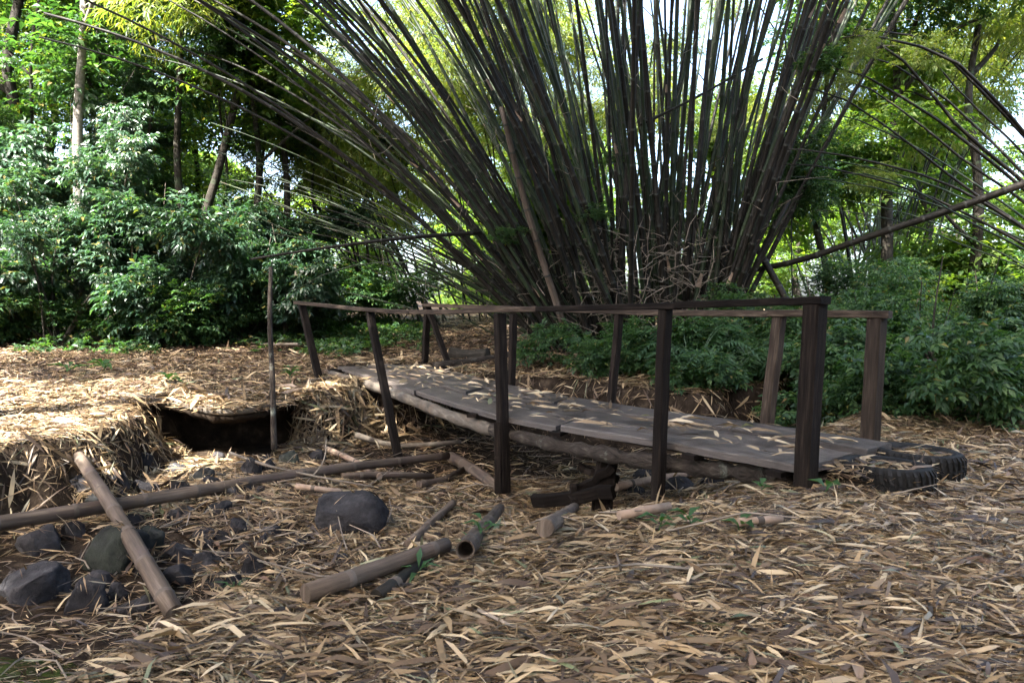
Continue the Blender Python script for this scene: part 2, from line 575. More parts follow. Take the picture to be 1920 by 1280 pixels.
def sprig_mesh(name, mat, centers, dirs, k, L, W, rachis, droop, rng, splay=1.0, arch=.12):
    """sprays of k leaflets set along a short stalk at each centre"""
    n = len(centers)
    dirs = unit(dirs)
    side = unit(np.cross(dirs, np.array([0, 0, 1.0]) + rng.normal(0, .25, (n, 3))))
    upv = unit(np.cross(side, dirs))
    B, D, U, LN, WD = [], [], [], [], []
    for i in range(k):
        t = (i + .3) / k
        sg = 1 if i % 2 else -1
        last = i == k - 1
        b = centers + dirs * rachis * t
        d = dirs * (.55 + .5 * t) + (0 if last else sg * splay * (1.1 - .55 * t)) * side + rng.normal(0, .18, (n, 3))
        d[:, 2] -= droop * rng.uniform(.4, 1.4, n)
        B.append(b); D.append(d)
        U.append(upv + rng.normal(0, .3, (n, 3)))
        sc = rng.uniform(.65, 1.2, n)
        LN.append(L * sc); WD.append(W * sc)
    v, f = leaves(np.concatenate(B), np.concatenate(D), np.concatenate(U), np.concatenate(LN), np.concatenate(WD), arch)
    return mesh_np(name, v, f, [mat])


def crown_points(n, rx, ry, rz, rng, lobes=9, tight=1.0, flat=.35):
    """points in uneven clumps spread through an ellipsoid, with outward directions"""
    c = rng.normal(size=(lobes, 3))
    c = unit(c) * rng.uniform(.25, .85, (lobes, 1))
    r = rng.uniform(.22, .5, lobes) * tight
    w = r ** 2
    k = rng.choice(lobes, n, p=w / w.sum())
    q = unit(rng.normal(size=(n, 3))) * (rng.uniform(0, 1, (n, 1)) ** (1 / 2.2))
    p = c[k] + q * r[k][:, None]
    d = unit(q * .8 + p * .5 + rng.normal(0, .35, (n, 3)))
    d[:, 2] = d[:, 2] * flat - .1
    return p * np.array([rx, ry, rz]), d


def crown_set(name, mat, count, n, size, k, L, W, rachis, droop, seed, lobes=9, splay=1.0, arch=.12, tight=1.0):
    out = []
    for i in range(count):
        rng = np.random.default_rng(seed + i)
        c, d = crown_points(n, *size, rng, lobes, tight)
        out.append(sprig_mesh(name, mat, c, d, k, L, W, rachis, droop, rng, splay, arch))
    return out


CR_BROAD = crown_set("broad_crown", M['broad'], 4, 300, (1.25, 1.1, 1.15), 7, .235, .085, .32, .45, 100, 16, tight=.75)
CR_SMALL = crown_set("small_crown", M['small'], 3, 560, (1.2, 1.1, 1.1), 7, .105, .048, .2, .25, 200, 12)
CR_ROOF = crown_set("tree_crown", M['small'], 3, 900, (2.0, 1.8, 1.4), 6, .20, .085, .3, .3, 350, 13)
CR_TREE = crown_set("tree_crown", M['small'], 4, 300, (2.0, 1.8, 1.6), 6, .19, .08, .3, .3, 300, 18, tight=.65)
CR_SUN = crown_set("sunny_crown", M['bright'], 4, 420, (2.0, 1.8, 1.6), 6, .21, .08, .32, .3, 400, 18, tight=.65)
CR_BAM = crown_set("bamboo_spray", M['bambooleaf'], 4, 420, (1.7, 1.4, 1.1), 7, .20, .028, .34, .6, 500, 36, .7, .06, .45)
CR_LOW = crown_set("low_foliage", M['small'], 3, 230, (.75, .7, .5), 6, .13, .055, .16, .25, 600, 9)
CR_LOWS = crown_set("low_small_foliage", M['small'], 3, 280, (.8, .7, .5), 6, .10, .042, .16, .2, 650, 9)


DECK = np.array([(p.x, p.y) for p in (P(1500, 880, 3.5), P(1230, 830, 4.38), P(928, 779, 5.68), P(745, 727, 7.3), P(612, 686, 9.2), P(640, 677, 9.75), P(800, 681, 9.9), P(960, 719, 7.9), P(1145, 754, 6.45), P(1440, 793, 4.98), P(1690, 833, 4.12))])


# ------------------------------------------------------------------ leaf litter
def litter(n, ylo, yhi, smin, smax, rng, wfac=.85, lift=.02, along=0.0):
    y = np.sqrt(rng.uniform(ylo ** 2, yhi ** 2, n))
    x = rng.uniform(-wfac, wfac, n) * (y + .4)
    bare = (H(x, y) < -.3) & (rng.uniform(0, 1, n) < .30 + .62 * sm((-.75 - x) / .5) * sm((5.0 - y) / .6) + .45 * sm((y - 6.0) / .8) * sm((x + 1.9) / .4))
    x, y = x[~bare], y[~bare]
    return scatter(x, y, smin, smax, rng, lift, along)


def scatter(x, y, smin, smax, rng, lift=.02, along=0.0, hf=HL, wide=1.0, steepkeep=.55):
    n = len(x)
    e = .03
    z = hf(x, y)
    gr = np.hypot(hf(x + e, y) - z, hf(x, y + e) - z) / e
    keep = ~inside(x, y, DECK) | (z < -.2) | (hf is not HL)
    x, y, z, gr, n = x[keep], y[keep], z[keep], gr[keep], int(keep.sum())
    keep = (gr < .6) | (rng.uniform(0, 1, n) < steepkeep)
    x, y = x[keep], y[keep]
    n = len(x)
    e = .03
    z = hf(x, y)
    sx, sy = (hf(x + e, y) - z) / e, (hf(x, y + e) - z) / e
    sx, sy = np.clip(sx, -4, 4), np.clip(sy, -4, 4)
    nrm = unit(np.stack([-sx, -sy, np.ones(n)], 1))
    a = rng.uniform(0, 2 * np.pi, n)
    if along:
        a = np.where(rng.uniform(0, 1, n) < along, rng.normal(0, .55, n) + np.pi * rng.integers(0, 2, n), a)
    d = np.stack([np.cos(a), np.sin(a), np.zeros(n)], 1)
    steep = np.hypot(sx, sy) > .7                                       # on the bank faces leaves hang downhill
    dh = np.stack([-sx, -sy, np.zeros(n)], 1)
    d = np.where(steep[:, None], unit(dh) + rng.normal(0, .45, (n, 3)), d)
    d = unit(d - nrm * (d * nrm).sum(1, keepdims=True))
    tilt = np.abs(rng.normal(0, .16, n)) * np.where(rng.uniform(0, 1, n) < .08, 4.0, 1)
    d = unit(d + nrm * (tilt - .05)[:, None])
    up = unit(nrm + rng.normal(0, .35, (n, 3)))
    ln = rng.uniform(smin, smax, n) * rng.choice([.35, .5, .8, 1, 1, 1.3, 1.7], n)
    wd = ln * rng.choice([.025, .045, .06, .08, .12], n) * wide
    wd = np.clip(wd, .004, .03 * max(1, smax / .2))
    p = np.stack([x, y, z], 1) + nrm * rng.uniform(.003, lift, n)[:, None] - d * ln[:, None] * .5
    if wide > 2:
        return leaves(p, d, up, ln, wd, rng.uniform(-.08, .2, (n, 1)), .2)
    return blades(p, d, up, ln, wd, rng.uniform(-.05, .11, (n, 1)), rng.normal(0, .5, (n, 1)))


rl = np.random.default_rng(21)
chunks = [litter(115000, 1.25, 3.4, .05, .125, rl, .82, .035, .72), litter(105000, 3.2, 6.5, .065, .17, rl, .82, .03, .35),
          litter(60000, 6.3, 10.5, .09, .20, rl, .84, .03), litter(36000, 10.3, 22, .13, .26, rl, .88, .03)]
# straw heaped along the lip of the far bank and below the deck end
t = rl.uniform(0, 1, 9000)
bx = np.interp(t, [0, .25, .5, .75, 1], [-3.6, -2.3, -2.0, -1.6, -.9]) + rl.normal(0, .16, 9000)
by = np.interp(t, [0, .25, .5, .75, 1], [6.9, 7.1, 7.6, 8.3, 8.9]) + rl.normal(0, .16, 9000)
chunks.append(scatter(bx, by, .12, .3, rl, .08))
# the low mound of straw in front of the bridge
bx, by = rl.normal(-.45, .5, 7000), rl.normal(4.2, .4, 7000)
chunks.append(scatter(bx, by, .08, .19, rl, .05))
k_ = rl.integers(0, len(LIPC), 1500)
lp = np.array([tuple(p) for p in LIPC])[k_]
chunks.append(scatter(lp[:, 0] + rl.normal(0, .07, 1500), lp[:, 1] + rl.normal(.03, .06, 1500), .08, .2, rl, .07, 0, lambda x, y: np.full(np.shape(x), .0)))
off, vv, ff = 0, [], []
for v, f in chunks:
    vv.append(v); ff.append(f + off); off += len(v)
tag(link("leaf_litter", mesh_np("leaf_litter", np.concatenate(vv), np.concatenate(ff), [M['litter']])), "dry straw-coloured bamboo leaves carpeting the ground", "leaf litter", kind="stuff")

# dead broad leaves on the far clearing
x, y = rl.uniform(-9.5, 1, 15000), rl.uniform(6.5, 15, 15000)
x, y = np.concatenate([x, rl.uniform(-2.5, 4.5, 1500)]), np.concatenate([y, rl.uniform(1.4, 7, 1500)])
ok = (HL(x, y) > -.1) | (rl.uniform(0, 1, len(x)) < .5)
v, f = scatter(x[ok], y[ok], .055, .13, rl, .035, wide=3.2)
tag(link("dead_leaf_cover", mesh_np("dead_leaf_cover", v, f, [M['brown_leaf']])), "brown dead broad leaves scattered over the straw on both banks", "dead leaves", kind="stuff")

# the nearest leaves, one by one
shapes = []
for i in range(8):
    ln = np.array([.085 + .018 * (i % 4)])
    v, f = blades(np.array([[-ln[0] / 2, 0, 0]]), np.array([[1.0, 0, .02]]), np.array([[0, .1 * (i - 4), 1.0]]), ln, ln * (.05 + .022 * (i % 5)), .02 + .03 * (i % 3), np.array([[.2 * (i - 4)]]))
    shapes.append(mesh_np("fallen_leaf", v, f, [M['litter']]))
# each single leaf takes its tint from the object
lm = bpy.data.materials.new("single_dry_leaf")
lm.use_nodes = True
N, L = lm.node_tree.nodes, lm.node_tree.links
oi = N.new("ShaderNodeObjectInfo")
r = ramp(N, [(0, (.05, .03, .016)), (.3, (.15, .10, .055)), (.65, (.29, .21, .12)), (.9, (.44, .345, .225)), (1, (.12, .14, .06))])
L.new(oi.outputs["Random"], r.inputs[0])
L.new(r.outputs[0], N["Principled BSDF"].inputs["Base Color"])
N["Principled BSDF"].inputs["Roughness"].default_value = .55
for s in shapes:
    s.materials[0] = lm
for i in range(270):
    y = math.sqrt(rl.uniform(1.7 ** 2, 3.3 ** 2))
    x = rl.uniform(-.75, .75) * y
    z = float(H(np.array([x]), np.array([y]))[0])
    if z < -.2:
        continue
    a = rl.normal(0, .7) + math.pi * rl.integers(0, 2)
    link("fallen_leaf", shapes[i % 8], ground, (x, y, z + rl.uniform(.03, .05)), (rl.normal(0, .15), rl.normal(0, .12), a))


# ------------------------------------------------------------------ the footbridge
BR = P(1100, 760, 6.0)
bridge = thing("footbridge", "old timber plank footbridge with post-and-rail sides across the dry creek", "footbridge", (BR.x, BR.y, 0))


def bpart(name, mb, mats, smooth=False, label=None):
    o = link(name, mb.mesh(name, mats, (BR.x, BR.y, 0), smooth), bridge)
    return tag(o, label)


near = catmull([P(1516, 874, 3.60), P(1240, 826, 4.45), P(937, 776, 5.75), P(760, 724, 7.4), P(632, 684, 9.25)], 60)
far = catmull([P(1672, 833, 4.12), P(1440, 797, 4.9), P(1145, 757, 6.35), P(960, 722, 7.8), P(850, 696, 8.9), P(790, 683, 9.75)], 60)


def deck(t, w):
    def at(c):
        s = max(0, min(59.999, t * 60))
        k = int(s)
        return c[k].lerp(c[k + 1], s - k)
    return at(near).lerp(at(far), w)


rows = [(0, .308, [.003, .40, .72, 1.0]), (.336, .648, [.016, .29, .63, .992]), (.676, 1.0, [0, .47, .8, 1.0])]
for (w0, w1, br) in rows:
    for a, b in zip(br, br[1:]):
        a2, b2 = a + (.0036 if a > .02 else 0), b - (.0036 if b < .99 else 0)
        ns = 12
        th = .045
        dz = RNG.uniform(-.02, .012)
        tl, tr = RNG.uniform(-.012, .004, 2)
        wob_a = RNG.normal(0, .004)
        v, uv = [], []
        ou = RNG.uniform(0, 9)
        for i in range(ns + 1):
            t = a2 + (b2 - a2) * i / ns
            j = RNG.normal(0, .0022, 4)
            L0, R0 = deck(t, w0 + j[0] + .002), deck(t, w1 + j[1])
            cc = (R0 - L0).normalized() * .008
            z = dz + j[2]
            up = Vector((0, 0, 1))
            for q, du in ((L0 + up * (z - .006), 0), (L0 + cc + up * z, .01), (L0.lerp(R0, .5) + up * (z - .003 + j[3]), .15), (R0 - cc + up * z, .29), (R0 + up * (z - .006), .3), (R0 + up * (z - th), .34), (L0 + up * (z - th), .64)):
                v.append(q)
                uv.append((du + ou, t * 8 + ou))
        k = 7
        f = [[i * k + j, i * k + (j + 1) % k, (i + 1) * k + (j + 1) % k, (i + 1) * k + j][::-1] for i in range(ns) for j in range(k)]
        f += [list(range(k)), [ns * k + j for j in range(k)][::-1]]
        bpart("plank", MB().add(v, f, 0, uv), [M['deck_wood']])


def post(top, bot, w, h=None, mat='dark_wood', name="post"):
    h = h or w
    d = Vector(near[50] - near[10]).normalized()
    return bpart(name, MB().add(*_b(bot, top, w, h, d)), [M[mat]])


def _b(p0, p1, w, h, up, n=7, rough=.0016):
    v, f, uv = beam_data(p0, p1, w, h, up, n, rough, min(w, h) * .1)
    return v, f, 0, uv


def uo(q, dz):
    return q + Vector((0, 0, dz))


NEAR = [((1529, 566), (1508, 925), 3.62, 3.60, .10), ((1248, 577), (1232, 950), 4.42, 4.36, .075), ((937, 588), (946, 912), 5.72, 5.62, .085),
        ((693, 584), (750, 865), 7.45, 6.75, .075), ((565, 569), (603, 722), 9.05, 8.75, .085)]
ntop = []
for (tx, ty), (bx_, by_), Yt, Yb, w in NEAR:
    post(P(tx, ty, Yt), uo(P(bx_, by_, Yb), -.05), w, w * .9)
    ntop.append(P(tx, ty, Yt))
FAR = [((1645, 590), (1630, 826), 4.66, 4.6, .105), ((1462, 592), (1434, 806), 5.12, 5.05, .085), ((1161, 588), (1143, 775), 6.5, 6.42, .07),
       ((963, 589), (958, 735), 8.0, 7.95, .075), ((802, 574), (795, 690), 9.95, 9.92, .085)]
ftop = []
for (tx, ty), (bx_, by_), Yt, Yb, w in FAR:
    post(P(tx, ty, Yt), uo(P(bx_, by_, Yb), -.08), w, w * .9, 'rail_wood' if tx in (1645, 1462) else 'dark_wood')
    ftop.append(P(tx, ty, Yt))
post(P(806, 588, 9.85), uo(P(850, 698, 9.2), -.06), .08, .05, name="brace")
bpart("brace", MB().add(*_b(uo(P(934, 918, 5.56), -.03), P(932, 792, 5.62), .055, .03, (0, 1, 0))), [M['dark_wood']])


def rail(pts, w, h, mat):
    for a, b in zip(pts, pts[1:]):
        d = (b - a).normalized()
        bpart("rail", MB().add(*_b(a - d * .03, b + d * .03, w, h, (0, 0, 1), 8, .003)), [M[mat]])


# near side: four boards in one sagging line over the post tops; far side the same
nr = catmull([P(556, 566, 9.15), P(693, 579, 7.42), P(800, 584, 6.55), P(937, 580, 5.7), P(1060, 576, 5.12), P(1250, 571, 4.40), P(1400, 566, 3.95), P(1549, 561, 3.56)], 56)
fr = catmull([P(796, 570, 9.98), P(963, 576, 7.98), P(1161, 582, 6.48), P(1320, 584, 5.7), P(1462, 585, 5.1), P(1670, 587, 4.58)], 50)
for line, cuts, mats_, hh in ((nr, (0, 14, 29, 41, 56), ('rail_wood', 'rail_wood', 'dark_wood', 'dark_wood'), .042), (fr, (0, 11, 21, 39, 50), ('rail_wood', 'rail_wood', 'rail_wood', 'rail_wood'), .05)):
    for k, (a, b, mt) in enumerate(zip(cuts, cuts[1:], mats_)):
        q = line[a:b + 1]
        up = Vector((0, 0, 1))
        v, uv = [], []
        ou = RNG.uniform(0, 9)
        ww = RNG.uniform(.075, .095)
        for m_, p in enumerate(q):
            d = (q[min(m_ + 1, len(q) - 1)] - q[max(m_ - 1, 0)]).normalized()
            sd = d.cross(up).normalized()
            z = .004 * (k % 2) + RNG.normal(0, .0012)
            x0, x1 = -ww / 2 + RNG.normal(0, .0015), ww / 2 + RNG.normal(0, .0015)
            for a_, b_, u_ in ((x0, -.004, 0), (x0 + .007, 0, .01), (x1 - .007, 0, ww), (x1, -.004, ww + .01), (x1, -hh + .005, ww + hh), (x1 - .006, -hh, ww + hh + .01), (x0 + .006, -hh, 2 * ww + hh), (x0, -hh + .005, 2 * ww + hh + .01)):
                v.append(p + sd * a_ + up * (b_ + z + .012))
                uv.append((u_ + ou, m_ * .13 + ou))
        n_ = len(q)
        f = [[i_ * 8 + j_, i_ * 8 + (j_ + 1) % 8, (i_ + 1) * 8 + (j_ + 1) % 8, (i_ + 1) * 8 + j_][::-1] for i_ in range(n_ - 1) for j_ in range(8)]
        f += [list(range(8)), [(n_ - 1) * 8 + j_ for j_ in range(8)][::-1]]
        bpart("rail", MB().add(v, f, 0, uv), [M[mt]])

# carrying logs and the short cross-pieces whose ends poke out below the deck
lg = catmull([P(612, 700, 9.2), P(714, 728, 7.85), P(835, 776, 6.55), P(940, 812, 5.8)], 26)
v, f, uv = tube_data(lg, [.056 + .006 * math.sin(i * 1.7) for i in range(27)], 12, True, .02)
bpart("log_beam", MB().add(v, f, 0, uv), [M['pale_log']], True, "smooth pale log beam under the far half of the deck")
lg = catmull([P(925, 806, 5.88), P(1081, 842, 5.05), P(1250, 869, 4.45), P(1400, 886, 4.05), P(1482, 893, 3.88)], 34)
v, f, uv = tube_data(lg, [.053 + .010 * math.sin(i * 2.3) + .006 * math.cos(i * 5.1) for i in range(35)], 12, True, .08)
bpart("log_beam", MB().add(v, f, 0, uv), [M['bark']], True, "knobbly rough-barked log beam under the near half of the deck")
for w in (.5, .9):
    lg = [uo(deck(i / 20, w), -.125) for i in range(1, 20)]
    v, f, uv = tube_data(lg, .06, 10, True, .03)
    bpart("log_beam", MB().add(v, f, 0, uv), [M['bark']], True)
for t, ex in ((.985, .16), (.80, .10), (.555, .07), (.40, .07), (.20, .05), (.045, .05)):
    a, b = deck(t, 0), deck(t, 1)
    d = (b - a).normalized()
    bpart("cross_piece", MB().add(*_b(uo(a - d * ex, -.062), uo(b + d * .05, -.062), .09, .032, (0, 0, 1), 5)), [M['dark_wood']])
# block of timber at the far abutment
blk = thing("timber_block", "short dark timber block in the straw at the foot of the far left bridge post", "timber block", P(605, 716, 8.7))
q = P(605, 716, 8.7)
link("block", MB().add(*_b(P(590, 717, 8.6), P(625, 716, 8.6), .16, .09, (0, 0, 1), 5, .01)).mesh("block", [M['dark_wood']], q), blk)

# the broken prop under the middle of the bridge
pp = P(1128, 930, 4.95)
prop = thing("broken_trestle", "black broken timber trestle with slanting struts propping the deck above the creek", "trestle", pp)
for a, b, w, h in (((1138, 846, 4.98), (1128, 962, 4.95), .14, .12), ((1072, 925, 5.0), (1150, 872, 4.85), .06, .05), ((1000, 938, 5.1), (1150, 922, 4.8), .09, .07),
                   ((1085, 872, 5.1), (1160, 900, 5.0), .05, .05), ((1078, 952, 4.9), (1076, 905, 4.95), .05, .05)):
    link("strut", MB().add(*_b(P(*b), P(*a), w, h, (0, 1, 0), 6, .01)).mesh("strut", [M['dark_wood']], pp), prop)

# leaves lying on the deck
for i in range(290):
    t, w = rl.uniform(.02, .97) ** .85, rl.uniform(.05, .96)
    q = deck(t, w)
    d = deck(min(t + .02, 1), w) - q
    a = math.atan2(d.y, d.x) + rl.normal(0, .55)
    if rl.uniform() < .2:
        a = rl.uniform(0, 6)
    o = link("fallen_leaf", shapes[rl.integers(8)], None, uo(q, .022), (rl.normal(0, .22), math.atan2(-(d.z), math.hypot(d.x, d.y)) * math.cos(a - math.atan2(d.y, d.x)) + rl.normal(0, .03), a))
    s = rl.uniform(1.1, 2.3)
    o.scale = (s, s * 1.5, 2.4)
    tag(o, "dry bamboo leaf lying on the planks of the footbridge deck", "leaf", "dry leaves on the bridge deck")


# ------------------------------------------------------------------ fallen poles and logs
def lie(px_pts, r, lift):
    """depth from the ground under both ends, so that the pole rests there"""
    ends = []
    for x, y, *_ in (px_pts[0], px_pts[-1]):
        a, b = P(x, y, 1.0), P(x, y, 2.0)
        d = b - a
        t = np.linspace(.3, 14, 6000)
        k = np.argmax(a.z + d.z * t < HL(a.x + d.x * t, a.y + d.y * t) + r * .7 + lift)
        ends.append(1 + t[k])
    acc = [0.0]
    for p, q in zip(px_pts, px_pts[1:]):
        acc.append(acc[-1] + math.hypot(q[0] - p[0], q[1] - p[1]))
    def at(s):
        x, y = [np.interp(s, acc, [p[c] for p in px_pts]) for c in (0, 1)]
        return x, y, 1 / (1 / ends[0] + (1 / ends[1] - 1 / ends[0]) * s / acc[-1])
    k = 1.0
    for s in np.linspace(0, acc[-1], 25):                # nothing of it may sink into the ground between the ends
        x, y, Yd = at(s)
        for _ in range(60):
            q = P(x, y, Yd * k)
            if q.z > float(HL(np.array([q.x]), np.array([q.y]))[0]) + r * .6 + lift * .7:
                break
            k *= .992
    return [P(*at(s)[:2], at(s)[2] * k) for s in acc]


def pole(label, pts, r0, r1, mat=('dry_bamboo', 'dry_node'), gap=.3, hollow=False, name="bamboo_pole", cat="bamboo pole", sides=12, group=None, bend=10, lift=.012):
    Y0 = [p[2] for p in pts]
    pts = lie(pts, max(r0, r1), lift)
    k = sum(p.y / y for p, y in zip(pts, Y0)) / len(Y0)
    r0, r1 = r0 * k, r1 * k
    c = pts[len(pts) // 2]
    q = catmull(pts, bend) if len(pts) > 2 else pts
    mb = MB()
    bamboo_data(mb, q, r0, r1, gap, sides, 1.09, True if hollow else None, .025)
    o = link(name, mb.mesh(name, [M[mat[0]], M[mat[1]], M['hollow']], c, True), None, c)
    return tag(o, label, cat, group)


def stick(label, pts, r0, r1, mat='bark', name="fallen_log", cat="log", jit=.05, n=18, group=None):
    pts = lie(pts, r0, .0) if name == "fallen_log" else [P(*p) if len(p) == 3 else GT(*p) + Vector((0, 0, r0 * .6)) for p in pts]
    c = pts[len(pts) // 2]
    q = catmull(pts, n)
    v, f, uv = tube_data(q, np.linspace(r0, r1, n + 1), 9, True, jit)
    o = link(name, MB().add(v, f, 0, uv).mesh(name, [M[mat]], c, True), None, c)
    return tag(o, label, cat, group)


pole("brown bamboo pole slanting down across a longer pole at the left of the creek", [(147, 855, 5.0), (210, 950, 4.05), (270, 1052, 3.3), (328, 1150, 2.80)], .036, .043)
pole("longest tan bamboo pole lying across the creek bed from the left towards the bridge", [(-60, 990, 4.1), (115, 962, 4.45), (330, 927, 5.0), (555, 889, 5.75), (700, 870, 6.2), (840, 854, 6.75)], .05, .036, gap=.36)
pole("thick grey bamboo pole lying on the edge of the near bank", [(572, 1112, 2.95), (700, 1070, 3.03), (838, 1020, 3.22)], .040, .036, gap=.34, lift=.035)
pole("short dark length of split bamboo under the thick grey pole", [(705, 1118, 2.98), (790, 1062, 3.12)], .03, .034, ('culm_dark', 'dry_node'))
pole("short hollow bamboo pole with its dark open end facing forward", [(872, 1030, 3.25), (905, 990, 3.55), (938, 952, 3.9)], .036, .034, hollow=True)
pole("slim weathered bamboo pole on the straw above the thick grey pole", [(765, 1022, 3.55), (810, 978, 3.85), (850, 942, 4.2)], .026, .022, lift=.035)
pole("split bamboo stub half buried in straw in front of the broken trestle", [(1022, 990, 3.45), (1078, 950, 3.75)], .034, .03)
pole("greenish bamboo pole slanting down under the middle bridge post", [(846, 856, 6.4), (890, 882, 5.8), (938, 915, 5.2)], .05, .045, gap=.25, lift=.035)
pole("pale thin bamboo pole leaning down the bank under the far end of the bridge", [(600, 836, 6.9), (660, 862, 6.5), (712, 893, 6.0)], .03, .027, ('sheath', 'dry_node'), lift=.04)
pole("grey bamboo pole lying level behind the longest pole", [(640, 893, 6.1), (730, 889, 6.1), (812, 893, 6.0)], .03, .028)
pole("crooked grey bamboo piece below the greenish pole", [(785, 908, 5.6), (830, 900, 5.7), (872, 878, 6.0)], .032, .025)
pole("pale bamboo pole lying in the creek under the near half of the bridge", [(1155, 912, 5.3), (1230, 898, 5.5), (1310, 884, 5.75)], .034, .032, ('sheath', 'dry_node'), lift=.05)
pole("small cream bamboo offcut on the straw below the second near bridge post", [(1160, 966, 3.45), (1256, 948, 3.6)], .024, .022, ('sheath', 'dry_node'), lift=.055)
pole("cream bamboo offcut lying alone on the open straw below the nearest bridge post", [(1385, 978, 3.22), (1466, 972, 3.26)], .020, .018, ('sheath', 'dry_node'), lift=.055)
pole("thin whitish bamboo stick just above the big round boulder", [(555, 911, 5.25), (640, 921, 5.1)], .022, .019, ('sheath', 'dry_node'), lift=.05)
stick("thin bent brown twig crossing the longest bamboo pole", [(430, 848, 5.9), (500, 872, 5.6), (552, 884, 5.6), (620, 898, 5.4), (700, 912, 5.3)], .012, .006, 'twig', "twig", "twig", .1)
stick("thin straight twig sticking up beside the pale leaning bamboo pole", [(575, 905, 5.5), (606, 865, 5.6), (612, 822, 5.7)], .007, .004, 'twig', "twig", "twig", .1)
stick("dark branch lying low in the hollow under the far end of the bridge", [(665, 815, 7.4), (745, 835, 7.3), (865, 828, 7.3)], .035, .025, 'twig')
stick("dark log lying in front of the left thicket", [(150, 634, 12.6), (250, 642, 12.2), (360, 640, 12.2)], .07, .05, 'trunk')
stick("short dark log lying at the left end of the thicket edge", [(100, 617, 13.2), (150, 622, 13.2), (205, 630, 12.8)], .07, .06, 'trunk')
stick("thin pale branch lying at the foot of the thicket behind the standing stick", [(400, 620, 12.5), (470, 643, 11.8), (560, 645, 11.6)], .03, .02, 'twig')
stick("dark rotten log end lying at the left foot of the bamboo clump", [(846, 662, 10.9), (880, 666, 10.7), (915, 662, 10.7)], .09, .07, 'trunk')
stick("long dead culm lying along the ground beside the bamboo clump", [(815, 686, 9.9), (900, 676, 10.0), (960, 664, 10.2), (1030, 652, 10.3)], .06, .05, 'bark')
stick("pale root edging the lip of the undercut bank", [tuple() for _ in ()] or [(228, 740, 7.22), (262, 746, 7.08), (330, 755, 6.88), (400, 771, 6.43), (455, 770, 6.43), (500, 763, 6.57), (525, 752, 6.85)], .035, .028, 'pale_log', "root", "root", .08, 30)
stick("thin upright stick standing alone in the creek left of the bridge", [(508, 500, 6.5), (506, 600, 6.48), (511, 720, 6.42), (514, 842, 6.3)], .019, .028, 'bark', "standing_stick", "stick", .06)


# ------------------------------------------------------------------ rocks
RTOPS = []


def rock(label, px, py, wpx, hpx, mat='rock', seed=0, sink=.8, depth=.8, rot=None, ground_pt=None):
    """a boulder wpx wide and hpx tall in the photo, its foot at (px, py)"""
    g = GT(px, py)
    w, h = wpx / F * g.y, hpx / F * g.y
    bm = bmesh.new()
    bmesh.ops.create_icosphere(bm, subdivisions=3 if wpx < 60 else 4, radius=1)
    rg = np.random.default_rng(seed)
    v = np.array([x.co[:] for x in bm.verts])
    for _ in range(13):                                   # knock flat faces off
        nrm = unit(rg.normal(size=3))
        c = rg.uniform(.5, .86)
        dd = v @ nrm - c
        v -= np.where(dd > 0, dd, 0)[:, None] * nrm * .96
    for fq, am in ((1.7, .07), (3.6, .045), (7, .03), (15, .016)):
        ph = rg.uniform(0, 6, 3)
        k = rg.normal(size=(3, 3)) * fq
        v += unit(v) * (am * np.sin(v @ k[0] + ph[0]) * np.sin(v @ k[1] + ph[1]) + am * .5 * np.sin(v @ k[2] + ph[2]))[:, None]
    v -= (v.max(0) + v.min(0)) / 2
    v /= (v.max(0) - v.min(0)) / 2
    for x, c in zip(bm.verts, v):
        x.co = (c[0] * w / 2, c[1] * w * depth / 2, c[2] * h * (1 + sink) / 2)
    for fc in bm.faces:
        fc.smooth = True
    me = bpy.data.meshes.new("rock")
    bm.to_mesh(me)
    bm.free()
    me.materials.append(M[mat])
    o = link("rock" if wpx < 110 else "boulder", me, None, (g.x, g.y + w * depth * .35, g.z + h / 2 * (1 - sink)), (0, 0, 0))
    RTOPS.append((o.location.x, o.location.y, o.location.z, w / 2, w * depth / 2, h * (1 + sink) / 2))
    return tag(o, label, "rock" if wpx < 110 else "boulder", "dark stones of the creek bed")


